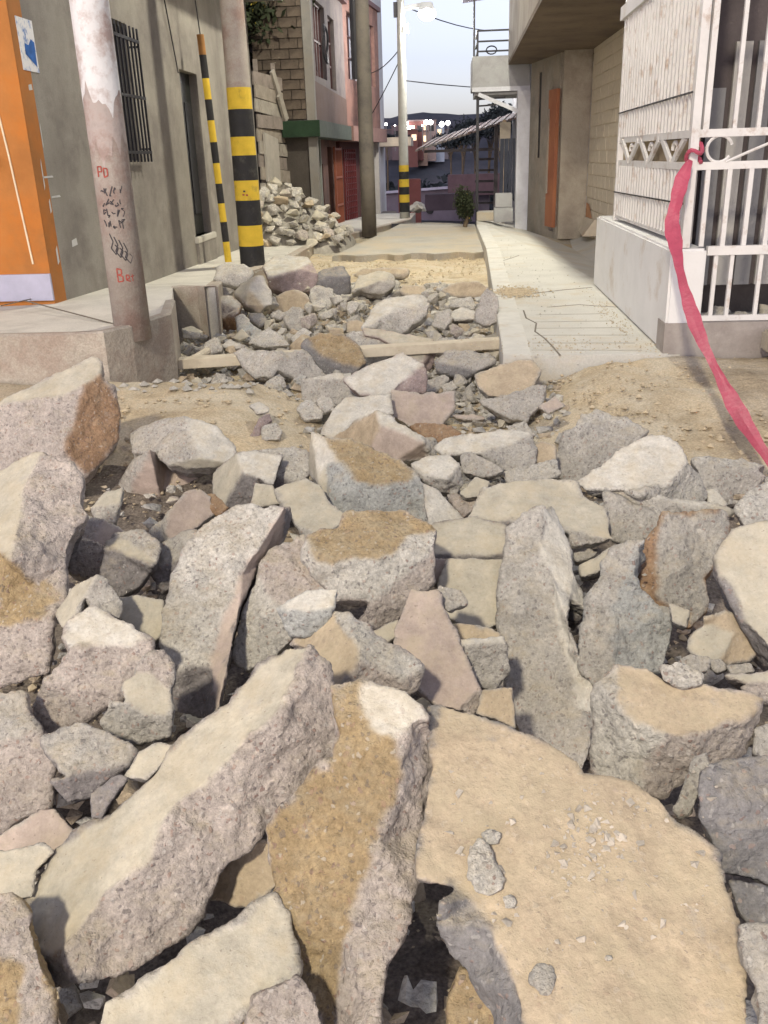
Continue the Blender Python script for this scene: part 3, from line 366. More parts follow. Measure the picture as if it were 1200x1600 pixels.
# ---------------------------------------------------------------- rocks
FR = {'X': (0, 0, 1), 'A': (0, 540, 3), 'B': (400, 540, 3), 'C': (800, 600, 3), 'D': (0, 880, 3), 'E': (400, 880, 3), 'F': (800, 900, 3),
      'G': (0, 1200, 3), 'H': (800, 1200, 3), 'L': (0, 560, 2), 'J': (260, 390, 4), 'K': (520, 390, 4)}
def rough_mesh(verts, faces, codes, size, dist, seed, amp=1.0):
    """closed rough shape -> remeshed, chipped and coloured mesh data"""
    me = bpy.data.meshes.new('tmp'); me.from_pydata(verts, [], faces); 
    bm = bmesh.new(); bm.from_mesh(me); bmesh.ops.triangulate(bm, faces=bm.faces); bmesh.ops.recalc_face_normals(bm, faces=bm.faces); bm.to_mesh(me); bm.free()
    fcent = None
    tv = [Vector(v) for v in verts]
    bvh = BVHTree.FromPolygons(tv, faces, all_triangles=False)
    ob = bpy.data.objects.new('tmp', me); col.objects.link(ob)
    vox = max(.0040, dist/520.0); vox = max(vox, size/170)
    md = ob.modifiers.new('r', 'REMESH'); md.mode = 'VOXEL'; md.voxel_size = vox; md.adaptivity = 0
    dg = bpy.context.evaluated_depsgraph_get(); ev = ob.evaluated_get(dg); m2 = bpy.data.meshes.new_from_object(ev)
    bpy.data.objects.remove(ob); bpy.data.meshes.remove(me)
    n = len(m2.vertices); co = np.empty(n*3); m2.vertices.foreach_get('co', co); co = co.reshape(-1, 3)
    ed = np.empty(len(m2.edges)*2, int); m2.edges.foreach_get('vertices', ed); ed = ed.reshape(-1, 2)
    deg = np.bincount(ed.ravel(), minlength=n).astype(float); deg[deg == 0] = 1
    def smooth(a, it):
        for _ in range(it):
            s = np.zeros_like(a)
            for k in range(a.shape[1]):
                s[:, k] = np.bincount(ed[:, 0], a[ed[:, 1], k], n)+np.bincount(ed[:, 1], a[ed[:, 0], k], n)
            a = a*.45+.55*s/deg[:, None]
        return a
    off = np.array([seed*7.31, seed*3.77, seed*5.13])
    q = co+.35*size*.06*np.stack([fbm(co*9/size**.5+off+k*31, 2, k) for k in range(3)], 1)
    q = q+.011*min(1, size/.3)*np.stack([fbm(co*38+off+k*17, 3, k+3) for k in range(3)], 1)
    idx = np.zeros(n, int)
    for i in range(n):
        r = bvh.find_nearest(q[i]); idx[i] = r[2] if r[2] is not None else 0
    tab = np.array([RC[c] for c in codes]); cc = tab[idx]
    cc = smooth(cc, 4)
    m2.vertices.foreach_set('co', co.ravel()); m2.update()
    nr = np.empty(n*3); m2.vertices.foreach_get('normal', nr); nr = nr.reshape(-1, 3)
    rg = cc[:, 3]; s = min(size, .5)
    big = fbm(co*(2.2/s)+off, 2, 5); med = fbm(co*(9/s)+off, 3, 9); fine = fbm(co*np.array(1/max(.016, vox*2.6))+off, 2, 2)
    ridge = 1-np.abs(fbm(co*(5/s)+off, 3, 4))*2
    wq = worley(co*(3.6/s)+off+.3*fbm(co*8/s, 2, 1)[:, None], 7); wf = worley(co*(11/s)+off, 11)
    d = s*amp*(rg*(.045*(wq-.45)+.016*(wf-.45))+(1-rg)*.008*(wq-.45)) + s*amp*(.018*big + rg*(.020*med+.012*ridge)) + rg*.0042*fine*max(1, vox/.006) + (1-rg)*.0006*fine
    co = co+nr*d[:, None]
    m2.vertices.foreach_set('co', co.ravel())
    a = m2.color_attributes.new('Col', 'FLOAT_COLOR', 'POINT'); c4 = np.ones((n, 4)); c4[:, :3] = cc[:, :3]; a.data.foreach_set('color', c4.ravel())
    b = m2.attributes.new('rgh', 'FLOAT', 'POINT'); b.data.foreach_set('value', rg)
    m2.polygons.foreach_set('use_smooth', [True]*len(m2.polygons))
    m2.materials.clear(); m2.materials.append(ROCKM)
    m2.update(); return m2
def nrm(az, el):
    a, e = rad(az), rad(el); return Vector((math.sin(a)*math.cos(e), -math.cos(a)*math.cos(e), math.sin(e)))
def g_(d): return 1+min(.12, 2.6/max(4., abs(d)))   # traced outlines sit a little inside the real edge
LAND = []; LBOX = []
def traced_rock(line, seed):
    fr, z0, th, label, vs, fs = line.split('|'); snap = z0[0] == '@'; z0 = 0.0 if snap else float(z0); th = float(th); ox, oy, s = FR[fr]
    px = {}
    for w in vs.split():
        x, y = w[1:].split(','); px[w[0]] = (ox+float(x)/s, oy+float(y)/s)
    mx = sum(p[0] for p in px.values())/len(px); my = sum(p[1] for p in px.values())/len(px)
    px = {k: (mx+(p[0]-mx)*g_(p[0]-mx), my+(p[1]-my)*g_(p[1]-my)) for k, p in px.items()}
    fl = []
    for f in fs.split(';'):
        h, k = f.split(':'); az, el = h[1:].split(','); fl.append((h[0], float(az), float(el), k))
    P = {}; a0 = fl[0][3][0]; cx = sum(p[0] for p in px.values())/len(px); cy = sum(p[1] for p in px.values())/len(px)
    if snap:
        bpy.context.view_layer.update(); r0 = ray(cx, cy).normalized(); h0 = sc.ray_cast(bpy.context.evaluated_depsgraph_get(), CAM, r0)
        z0 = (h0[1].z if h0[0] else 0)+float(line.split('|')[2])*.45
    anchor = Z(*px[a0], z0); d0 = (anchor-CAM).length
    ext = max(max(p[0] for p in px.values())-min(p[0] for p in px.values()), max(p[1] for p in px.values())-min(p[1] for p in px.values()))
    size = max(.03, ext/F*d0)
    for i, (m, az, el, ks) in enumerate(fl):
        n = nrm(az, el); known = [k for k in ks if k in P]
        pc = anchor if not known else sum((P[k] for k in known), Vector())/len(known)
        v = (pc-CAM).normalized()
        for _ in range(40):
            if n.dot(v) < -(.17 if d0 > 4 else .28): break
            n = (n-v*.06).normalized()
        for k in ks:
            if k in P: continue
            r = ray(*px[k]); t = (pc-CAM).dot(n)/min(-1e-4, r.dot(n)); t0 = (pc-CAM).length/r.length
            lim = .8*size/r.length; t = min(max(t, t0-lim), t0+lim); P[k] = CAM+r*t
    keys = [k for k in px if k in P]; ids = {k: i for i, k in enumerate(keys)}
    V = [P[k] for k in keys]; faces = [[ids[k] for k in ks if k in ids] for _, _, _, ks in fl]; codes = [f[0] for f in fl]
    V0 = list(V)
    # outline of the seen faces -> walls running back and a closing loop
    cnt = {}
    for f in faces:
        for a, b in zip(f, f[1:]+f[:1]): k = (min(a, b), max(a, b)); cnt[k] = cnt.get(k, 0)+1
    bnd = [k for k in cnt if cnt[k] == 1]
    cen = sum(V, Vector())/len(V); vd = (cen-CAM).normalized()
    hd = Vector((vd.x, vd.y, 0)).normalized(); back = (hd*.75+Vector((0, 0, -1))*.75+vd*.5).normalized()*th
    nb = {}
    for a, b in bnd:
        for k in (a, b):
            if k not in nb:
                nb[k] = len(V); p = V[k]; V.append(p+(cen-p)*.10+back*.5)
                V.append(p+(cen-p)*.38+back)
    sidec = 'G' if codes[-1] in 'SWPT' else codes[-1]
    for a, b in bnd:
        faces.append([b, a, nb[a], nb[b]]); codes.append(sidec)
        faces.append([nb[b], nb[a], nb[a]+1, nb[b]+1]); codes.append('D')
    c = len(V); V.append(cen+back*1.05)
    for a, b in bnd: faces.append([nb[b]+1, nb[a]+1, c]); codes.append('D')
    zmin = min(v.z for v in V); base = Vector((cen.x, cen.y, zmin))
    me = rough_mesh([tuple(v-base) for v in V], faces, codes, size, d0, seed)
    big = size > .28
    nm = 'broken_concrete_slab' if ('slab' in label or 'block' in label.split(' ')[:4]) else ('boulder' if 'boulder' in label else 'rubble_stone')
    if 'clod' in label: nm = 'earth_clod'
    me.name = nm; o = bpy.data.objects.new(nm, me); o.location = base; col.objects.link(o)
    cat = {'broken_concrete_slab': 'concrete slab', 'boulder': 'boulder', 'rubble_stone': 'stone', 'earth_clod': 'clod'}[nm]
    xs_, ys_ = [p[0] for p in px.values()], [p[1] for p in px.values()]; LBOX.append((min(xs_), max(xs_), min(ys_), max(ys_)))
    LAND.append((cen.copy(), label, size)); return tag(o, label, cat, 'pieces of the broken up street')
for i, l in enumerate([l for l in ROCKS.strip().split('\n') if l.strip()]):
    if i != 10**6: traced_rock(l, i+1)

# generic stones: a few hulls shared by many
def hull_stone(seed, code, size=.2, dist=8):
    r = random.Random(seed); bm = bmesh.new()
    for _ in range(11):
        v = Vector((r.gauss(0, 1), r.gauss(0, 1), r.gauss(0, 1))).normalized()*r.uniform(.8, 1.05)
        bm.verts.new((v.x*.5*size*r.uniform(.9, 1.1), v.y*.42*size, v.z*.34*size))
    h = bmesh.ops.convex_hull(bm, input=bm.verts)
    bmesh.ops.delete(bm, geom=[g for g in h['geom_interior'] if isinstance(g, bmesh.types.BMVert)], context='VERTS')
    bm.verts.index_update(); vs = [tuple(v.co) for v in bm.verts]; fs = [[v.index for v in f.verts] for f in bm.faces]; bm.free()
    codes = [code if r.random() > .25 else 'S' for _ in fs]
    return rough_mesh(vs, fs, codes, size, 3.2, seed, amp=.7)
STONES = [hull_stone(100+i, c) for i, c in enumerate('GYGSTGYGVY')]
def stone(name, i, loc, size, label, group, rot=None, cat='stone'):
    o = bpy.data.objects.new(name, STONES[i % len(STONES)]); col.objects.link(o); o.location = loc; k = size/.2
    o.scale = (k, k*rng.uniform(.85, 1.15), k*rng.uniform(.8, 1.1)); o.rotation_euler = rot or (rng.uniform(-.5, .5), rng.uniform(-.5, .5), rng.uniform(0, 6.28))
    return tag(o, label, cat, group)

def hides_landmark(p):
    v = Vector(p)-CAM; w = v.dot(cf); x, y = 600+F*v.dot(cr)/w, 800-F*v.dot(cu)/w
    return any(a+(b-a)*.06 < x < b-(b-a)*.06 and c+(d-c)*.0 < y < d-(d-c)*.06 for a, b, c, d in LBOX)
SEEN = {}
TONE = ['grey', 'pale', 'grey', 'cream', 'tan', 'grey', 'pale', 'grey', 'mauve', 'pale']
def short_name(l):
    for w in (' in front', ' behind', ' below', ' beside', ' right of', ' left of', ' just', ' at the', ' on the', ' near', ' beyond', ' pressed', ' tucked', ' wedged', ' lying', ' standing', ' touching', ' resting', ' leaning', ' against', ' in the', ' between', ' above', ' by the', ' down in', ',', ' cut off', ' peeking', ' low in', ' over', ' under', ' sitting', ' filling'):
        k = l.find(w)
        if k > 8: l = l[:k]
    return l.strip()
def own_label(o, i, word='small'):
    p = o.location; best = None
    for c, l, s in LAND:
        sn = short_name(l)
        if len(sn.split()) < 4 or s < .12: continue
        d = (c-p).length-.3*s
        if best is None or d < best[0]: best = (d, c, sn)
    d, c, sn = best; v = (p-c); fwd = Vector((c.x, c.y, 0)).normalized(); rt = Vector((fwd.y, -fwd.x, 0)); a, b = v.dot(fwd), v.dot(rt)
    rel = ('behind' if a > 0 else 'in front of') if abs(a) > abs(b)*1.6 else ('to the right of' if b > 0 else 'to the left of')
    base = (TONE[i % 10], rel, sn); k = SEEN.get(base, 0); SEEN[base] = k+1
    num = ['', 'second ', 'third ', 'fourth ', 'fifth ', 'sixth ', 'seventh ', 'eighth ', 'ninth ', 'tenth '][min(k, 9)]
    o['label'] = ' '.join(('%s%s %s stone %s the %s' % (num, word, *base)).split()[:16])
# ---------------------------------------------------------------- setting: ground, pavements, street
M_dirt = mat('sandy_earth', (.44,.36,.24), var=.3, scale=3, bump=.7, bscale=18, stain=(.50,.44,.33), sscale=2.2, speck=.18)
M_grav = mat('grey_gravel', (.40,.37,.30), var=.3, scale=9, bump=1, bscale=30, stain=(.47,.38,.24), sscale=1.3, speck=.35)
M_conc = mat('pavement_concrete', (.56,.54,.48), var=.12, scale=2.5, bump=.25, bscale=60, stain=(.45,.43,.38), sscale=1.8, sthr=.56, speck=.08)
M_conc2 = mat('kerb_concrete', (.40,.36,.30), var=.2, scale=3, bump=.4, bscale=30, stain=(.33,.27,.22), sscale=2.5, sthr=.52, speck=.12)
M_slabt = mat('old_street_concrete', (.38,.36,.31), var=.15, scale=2, bump=.3, bscale=30, stain=(.44,.38,.28), sscale=1.2, speck=.1)
M_asph = mat('asphalt', (.06,.06,.07), var=.2, bump=.4, bscale=80)
M_dark = mat('dark_paint', (.02,.02,.022), rough=.6, bump=.05)
M_iron = mat('black_iron', (.03,.03,.035), rough=.5, bump=.1)
M_joint = mat('joint_dirt', (.16,.14,.11), bump=0)

def smst(a, b, x):
    t = min(1, max(0, (x-a)/(b-a))); return t*t*(3-2*t)
def gz(x, y):
    z = -.30
    z += .24*smst(-.45, -1.35, x)*smst(3.7, 4.9, y)*(1-smst(5.55, 5.85, y))
    z += .27*smst(.25, 1.1, x)*smst(2.9, 5.7, y)*(1-smst(5.9, 6.0, y))
    z -= .28*(1-smst(2.6, 4.0, y))
    if y > 11: z += .08*smst(11, 13.8, y)
    if y > 20.2: z = -.22-.75*smst(20.2, 24.5, y)-.75*smst(26, 42, y)-.7*smst(45, 58, y)
    return z
def terrain():
    xs = np.concatenate([np.arange(-60, -4, 4.), np.arange(-4, 4, .06), np.arange(4, 61, 4.)])
    ys = np.concatenate([np.arange(-30, 1, 2.), np.arange(1, 15, .06), np.arange(15, 60.1, .6)])
    gx, gy = np.meshgrid(xs, ys); p = np.stack([gx.ravel(), gy.ravel(), 0*gx.ravel()], 1)
    z = np.array([gz(a, b) for a, b in p[:, :2]])
    near = (p[:, 1] < 15) & (np.abs(p[:, 0]) < 4.2)
    z = z+np.where(near, .05*fbm(p*2.2, 4, 3)+.018*fbm(p*11, 3, 7), 0)
    nx, ny = len(xs), len(ys)
    vs = np.column_stack([p[:, :2], z]).tolist()
    fs = [[j*nx+i, j*nx+i+1, (j+1)*nx+i+1, (j+1)*nx+i] for j in range(ny-1) for i in range(nx-1)]
    me = bpy.data.meshes.new('ground'); me.from_pydata(vs, [], fs)
    for m in (M_dirt, M_grav, M_asph, mat('rubble_gap_shade', (.17,.145,.12), var=.35, scale=12, bump=1, bscale=30, speck=.3)): me.materials.append(m)  # last material paints the shade between the near rocks into the ground colour
    mi = []
    for j in range(ny-1):
        for i in range(nx-1):
            x, y = xs[i], ys[j]
            if y > 22.5: k = 2
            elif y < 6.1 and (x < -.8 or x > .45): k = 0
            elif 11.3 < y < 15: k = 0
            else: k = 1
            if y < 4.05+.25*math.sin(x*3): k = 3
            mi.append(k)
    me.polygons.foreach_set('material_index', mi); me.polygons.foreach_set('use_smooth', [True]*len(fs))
    o = bpy.data.objects.new('ground', me); col.objects.link(o); return tag(o, kind='structure')
ground = terrain()

# raised left pavement: heights fall from the near corner towards the back
def zl(y): return .25 if y < 7.8 else (.25-.23*(y-7.8)/2.1 if y < 9.9 else .02-.11*(y-9.9)/5.6)
def zg(px, py):   # point of the left pavement seen at a pixel
    z = .1
    for _ in range(12): z = .5*z+.5*zl(Z(px, py, z).y)
    return Z(px, py, z)
edge_px = [(0, 525), (100, 523), (160, 520), (200, 511), (235, 500), (262, 491), (269, 470), (270, 449), (336, 449)]
E_ = [zg(*p) for p in edge_px]
edge2 = [Z(457, 400, -.03), Z(492, 380, -.08), Z(546, 366, -.11), Z(600, 353, -.12), Z(640, 343, -.16), Z(648, 333, -.2)]
near_edge = [Vector((-9, E_[0].y-.1, .25))]+E_+[zg(345, 440)]+edge2
inner = [Vector((-1.6, 27, -.25)), Vector((-6, 27, -.25)), Vector((-6, 17, -.12)), Vector((-6, 9.9, .02)), Vector((-9, 7.8, .25))]
def pav_mesh(name, outer, inner, depth, mt):
    # top as triangulated strips between the kerb line and a wall line
    pts = outer+inner; mb = MB(); n = len(pts)
    poly = [(p.x, p.y, p.z) for p in pts]
    mb.prism([(p[0], p[1]) for p in poly], [p[2]-depth for p in poly], [p[2] for p in poly])
    return mb
mb = pav_mesh('pavement', near_edge, inner, .62, M_conc)
pavL = mb.build('pavement', M_conc); tag(pavL, kind='structure')
def kerb(name, pts, w, drop, m, out=.02, n=2):
    mb = MB(); k = len(pts)
    for i in range(k-1):
        pass
    nn = []
    for i in range(k):
        a, b = pts[max(0, i-1)], pts[min(k-1, i+1)]; d = Vector((b.x-a.x, b.y-a.y, 0)).normalized(); nn.append(Vector((d.y, -d.x, 0)))
    vs = []; fs = []
    for p, q in zip(pts, nn):
        vs += [p+q*out+Vector((0,0,-drop)), p+q*(out+.004), p+q*(out-.012)+Vector((0,0,.012)), p-q*w+Vector((0,0,.010)), p-q*w+Vector((0,0,-drop))]
    for i in range(k-1):
        for j in range(5): fs.append((5*i+j, 5*i+(j+1) % 5, 5*i+5+(j+1) % 5, 5*i+5+j))
    fs += [(0, 1, 2, 3, 4), tuple(5*(k-1)+j for j in (4, 3, 2, 1, 0))]
    return mb.add(vs, fs).build(name, m)
tag(kerb('kerb', near_edge[:8], .05, .55, M_conc2), kind='structure')
tag(kerb('kerb', near_edge[8:], .1, .5, M_conc2), kind='structure')
for (a, b) in (((0, 478), (115, 452)), ((40, 470), (200, 512))):
    p, q = zg(*a), zg(*b); up = Vector((0, 0, .0))
    mb = MB().bar(p+up, q+up, .012, .006); j = mb.build('pavement_joint', M_joint, pavL)

# right pavement
rp = [Vector((.385, 5.95, 0)), Vector((1.42, 5.93, 0)), Vector((1.9, 5.98, 0)), Vector((3.2, 6.0, 0)), Vector((3.2, 19, 0)), Vector((2.2, 27, -.5)), Vector((.95, 27, -.5)), Vector((.60, 19.3, 0)), Vector((.57, 17.8, 0)), Vector((.56, 12.2, 0)), Vector((.47, 9.2, 0)), Vector((.44, 8.4, 0))]
pavR = MB().prism([(p.x, p.y) for p in rp], [p.z-.5 for p in rp], [p.z for p in rp]).build('pavement', mat('brushed_concrete', (.54,.53,.48), var=.1, scale=2, bump=.2, bscale=50, stain=(.52,.46,.35), sscale=1.4, sthr=.57, speck=.06), bevel=.008); tag(pavR, kind='structure')
def ribbon_on(ptspx, z, w, name, m, parent, h=.003):
    mb = MB(); P = [Z(px, py, z) for px, py in ptspx]
    for a, b in zip(P, P[1:]): mb.bar(a, b, w, h)
    return mb.build(name, m, parent)
ribbon_on([(790, 462), (830, 459), (880, 453), (925, 449)], 0, .022, 'pavement_joint', M_joint, pavR)
for c in ([(818, 485), (822, 497), (838, 505), (836, 518), (850, 528), (862, 540), (875, 555)], [(787, 407), (800, 403), (811, 399)], [(855, 480), (880, 478), (905, 476), (930, 478), (968, 480)],
          [(787, 410), (790, 425), (795, 440)]):
    ribbon_on(c, 0, .013, 'crack', M_joint, pavR)
for k, y in enumerate((492, 503, 513, 524, 536, 547)):   # brushed grooves of the near ramp slab
    a, b = (838-k*1.5, y), (948+k*11, y-2+k*.5); ribbon_on([a, b], 0, .02, 'groove', mat('groove_shade', (.36,.34,.29), bump=0), pavR, .002)
# raised kerb band along the right pavement edge
mb = MB()
for (y0, y1) in ((5.95, 8.55), (8.62, 13.2), (13.25, 17.8)):
    xe = lambda y: .385+(.47-.385)*(y-5.95)/3.25 if y < 9.2 else .47+.1*(min(y, 12.2)-9.2)/3
    mb.hexa([(xe(y0)-.015, y0-.01, -.3), (xe(y0)+.17, y0-.01, -.3), (xe(y1)+.17, y1, -.3), (xe(y1)-.015, y1, -.3), (xe(y0)-.015, y0-.01, .008), (xe(y0)+.17, y0-.01, .008), (xe(y1)+.17, y1, .008), (xe(y1)-.015, y1, .008)])
tag(mb.build('kerb', mat('kerb_band_concrete', (.57,.56,.51), var=.1, bump=.2, bscale=40, stain=(.5,.42,.3), sscale=2, sthr=.6), bevel=.006), kind='structure')

# old concrete street that has not been broken yet, beyond the rubble
r_ = random.Random(3)
fe = [(-1.75+i*.12, 14.1+.12*math.sin(i*1.3)+r_.uniform(-.07, .07)) for i in range(19)]
poly = fe+[(.56, 14.2), (.58, 19.6), (-.35, 20.4), (-1.0, 20.4), (-1.25, 17.8)]
mb = MB().prism(poly, -.45, [-.13]*(len(fe)+1)+[-.10]*5)
street = mb.build('street', M_slabt, bevel=.01); tag(street, kind='structure')
tag(MB().prism([(-1.2, 20.3), (.6, 19.5), (1.2, 25), (4, 31), (-6, 31), (-1.4, 25)], -2.4, [-.09, -.09, -.80, -1.05, -1.05, -.80]).build('road', M_asph), kind='structure')

# ---------------------------------------------------------------- walls with real openings
def facade(name, p0, p1, z0, z1, th, openings, m, parent, mrev=None):
    """upright wall from p0 to p1 (xy), thick away from the street (towards left of p0->p1); openings (u0,u1,za,zb) in metres"""
    p0 = Vector((p0[0], p0[1], 0)); p1 = Vector((p1[0], p1[1], 0)); L = (p1-p0).length; d = (p1-p0)/L; n = Vector((-d.y, d.x, 0))*th
    us = sorted({0, L}|{u for o in openings for u in o[:2]}); zs = sorted({z0, z1}|{z for o in openings for z in o[2:]})
    mb = MB()
    for i in range(len(us)-1):
        for j in range(len(zs)-1):
            uc, zc = (us[i]+us[i+1])/2, (zs[j]+zs[j+1])/2
            if any(o[0] < uc < o[1] and o[2] < zc < o[3] for o in openings): continue
            a, b = p0+d*us[i], p0+d*us[i+1]; A, B = Vector((0, 0, zs[j])), Vector((0, 0, zs[j+1]))
            mb.hexa([a+A, b+A, b+n+A, a+n+A, a+B, b+B, b+n+B, a+n+B])
    bm_o = mb.build(name, m, parent)
    me = bm_o.data; bm = bmesh.new(); bm.from_mesh(me); bmesh.ops.remove_doubles(bm, verts=bm.verts, dist=.0005)
    seen = {}; kill = []
    for f in bm.faces:
        k = tuple(sorted(v.index for v in f.verts))
        if k in seen: kill += [f, seen[k]]
        seen[k] = f
    bmesh.ops.delete(bm, geom=list(set(kill)), context='FACES'); bmesh.ops.recalc_face_normals(bm, faces=bm.faces); bm.to_mesh(me); bm.free()
    return bm_o

# ---------------------------------------------------------------- left building (grey render) with orange front
bl = empty('rendered_house', (-3.35, 12, 0), 'two tone house, orange towards the near street and grey cement render along the broken street', 'house')
M_grey = mat('grey_render', (.29,.27,.235), var=.2, scale=1.1, bump=.15, bscale=50, stain=(.21,.19,.17), sscale=1.3, sthr=.5, speck=.08)
M_or = mat('orange_paint', (.42,.17,.045), var=.2, scale=2, bump=.12, bscale=50, stain=(.50,.17,.03), sscale=1.1, sthr=.55)
facade('side_wall', (-3.35, 7.6), (-3.35, 16.9), -.6, 5.2, .25, [(2.06, 2.80, 1.30, 2.63), (4.72, 5.58, .33, 2.36)], M_grey, bl)
MB().box((-8, 16.65, -.6), (-3.61, 16.9, 5.2)).build('back_wall', M_grey, bl)
facade('front_wall', (-9, 7.588), (-3.348, 7.588), .1, 5.2, .25, [], M_or, bl)
MB().box((-9, 7.86, 5.2), (-2.75, 16.9, 5.34)).build('eave', M_grey, bl)
MB().box((-3.35, 8.8, 3.72), (-2.72, 16.85, 3.86)).build('ledge', M_grey, bl)
# orange paint wrapping raggedly round the corner, wall strips of scraped paint
mb = MB(); n = 26; rr = random.Random(5); zz = [.25+i*(5.1-.25)/n for i in range(n+1)]; wv = [.10+.05*rr.random()+.03*math.sin(i*.9) for i in range(n+1)]
for i in range(n): mb.add([(-3.347, 7.6, zz[i]), (-3.347, 7.6+wv[i], zz[i]), (-3.347, 7.6+wv[i+1], zz[i+1]), (-3.347, 7.6, zz[i+1])], [(0, 1, 2, 3)])
mb.build('corner_paint', M_or, bl)
M_scr = mat('scraped_white_paint', (.60,.60,.58), var=.15, bump=.1)
for (y, z, w, h) in ((7.78, 1.86, .07, .05), (7.75, 1.2, .02, .25), (7.85, 1.18, .22, .018), (7.80, .95, .03, .12), (7.95, 1.02, .2, .02), (7.85, 1.5, .015, .2), (7.79, .55, .04, .16), (8.2, .62, .13, .07)):
    MB().add([(-3.346, y-w/2, z-h/2), (-3.346, y+w/2, z-h*.35), (-3.346, y+w*.4, z+h/2), (-3.346, y-w*.45, z+h*.3)], [(0, 1, 2, 3)]).build('paint_scrape', M_scr, bl)
MB().box((-9, 7.56, .2), (-3.345, 7.588, .42)).build('plinth', mat('lilac_plinth', (.42,.42,.52), var=.1, bump=.1), bl)
pts = [(-3.62, 7.582, 5.1), (-3.60, 7.582, 2.2), (-3.53, 7.582, 1.35), (-3.48, 7.582, .5)]
mb = MB(); [mb.bar(a, b, .014, .01, up=(0, 1, 0)) for a, b in zip(pts, pts[1:])]; mb.build('pale_stripe', mat('cream_paint', (.72,.60,.42), var=.1), bl)
MB().box((-9, 7.42, 1.27), (-3.64, 7.588, 1.36)).build('window_sill', mat('white_sill', (.75,.73,.68), var=.08), bl, bevel=.01)
# paper notice with a blue print on it
m = mat('notice_paper', (.80,.80,.80), var=.03, bump=.02, stain=(.03,.16,.48), sscale=5.5, sthr=.56, coord='Generated')
no = MB().box((-3.349, 7.70, 1.98), (-3.343, 8.0, 2.36)).build('notice', m, bl)
MB().add([(-3.341, 7.78, 2.10), (-3.341, 7.97, 2.02), (-3.341, 7.98, 2.2), (-3.341, 7.92, 2.22), (-3.341, 7.86, 2.17), (-3.341, 7.79, 2.18)], [(0, 1, 2, 3, 4, 5)]).build('blue_print', mat('blue_ink', (.03,.13,.42), var=.3, scale=14), no)
# window and its grille
win = MB().box((-3.56, 9.66, 1.30), (-3.53, 10.40, 2.63)).build('window', mat('dark_pane', (.012,.018,.016), rough=.15, var=.1, bump=0, spec=.5), bl)
mb = MB(); fr = .04
for a, b in (((-3.54, 9.66, 1.30), (-3.50, 9.70, 2.63)), ((-3.54, 10.36, 1.30), (-3.50, 10.40, 2.63)), ((-3.54, 9.7, 2.59), (-3.50, 10.36, 2.63)), ((-3.54, 9.7, 1.30), (-3.50, 10.36, 1.34)), ((-3.54, 9.7, 2.22), (-3.5, 10.36, 2.25))): mb.box(a, b)
mb.build('frame', mat('dark_green_frame', (.03,.05,.045), rough=.5), win)
gr = MB().box((-3.26, 9.6, 2.44), (-3.235, 10.45, 2.47)); 
for z in (1.36, 1.9): gr.box((-3.26, 9.6, z), (-3.235, 10.45, z+.03))
for y in (9.61, 10.43): gr.box((-3.248, y, 1.33), (-3.238, y+.015, 2.5)); [gr.box((-3.36, y, z), (-3.24, y+.015, z+.02)) for z in (1.40, 2.40)]
gr = gr.build('window_grille', M_iron, bl)
for k in range(8):
    y = 9.62+k*.115; MB().box((-3.256, y, 1.28), (-3.238, y+.018, 2.58)).build('bar', M_iron, gr)
dr = MB().box((-3.50, 12.32, .33), (-3.46, 13.18, 2.36)).build('door', mat('dark_door', (.018,.02,.018), rough=.45, var=.1), bl)
MB().box((-3.455, 12.40, .6), (-3.445, 12.72, 2.0)).build('panel', M_dark, dr); MB().box((-3.455, 12.78, .6), (-3.445, 13.1, 2.0)).build('panel', M_dark, dr)
MB().box((-3.50, 12.25, .25), (-3.30, 13.25, .33)).build('door_step', mat('step_cement', (.55,.53,.47), var=.1), bl, bevel=.01)
MB().box((-3.35, 12.28, -.1), (-3.31, 13.22, .25)).build('door_sill_block', M_grey, bl)

# ---------------------------------------------------------------- poles
M_pole = mat('pole_concrete', (.38,.34,.30), var=.12, scale=5, bump=.2, bscale=60, stain=(.30,.22,.19), sscale=3, sthr=.52, speck=.06)
M_wht = mat('flaking_white', (.70,.70,.70), var=.1, scale=6, bump=.2, stain=(.42,.33,.30), sscale=5, sthr=.53)
M_yel = mat('yellow_paint', (.66,.46,.05), var=.12, scale=8, bump=.15, bscale=60, stain=(.35,.26,.06), sscale=6, sthr=.63)
M_blk = mat('black_band_paint', (.028,.028,.03), rough=.7, var=.15, scale=8, bump=.15, bscale=60, stain=(.07,.065,.06), sscale=5, sthr=.6)
def pole_shape(mb, x, y, z0, z1, r0, r1, n=28, r_off=0, lean=(0, 0)):
    k = 6; pts = []; rs = []
    for i in range(k+1):
        t = i/k; z = z0+(z1-z0)*t; pts.append((x+lean[0]*z, y+lean[1]*z, z)); rs.append(r0+(r1-r0)*t+r_off)
    return mb.tube(pts, rs, n)
pb = zg(197, 511)
PX, PY, PZ = pb.x, pb.y+.12, pb.z
pole1 = empty('utility_pole', (PX, PY, PZ), 'thick concrete pole with flaking white paint and red and black graffiti on the left corner', 'utility pole', 'concrete utility poles')
pole_shape(MB(), PX, PY, PZ-.1, 8.3, .122, .085).build('shaft', M_pole, pole1, smooth=True)
def rad1(z): return .122+(.085-.122)*(z-PZ+.1)/(8.3-PZ+.1)
def zof(py): return (Y(190, py, PY)).z
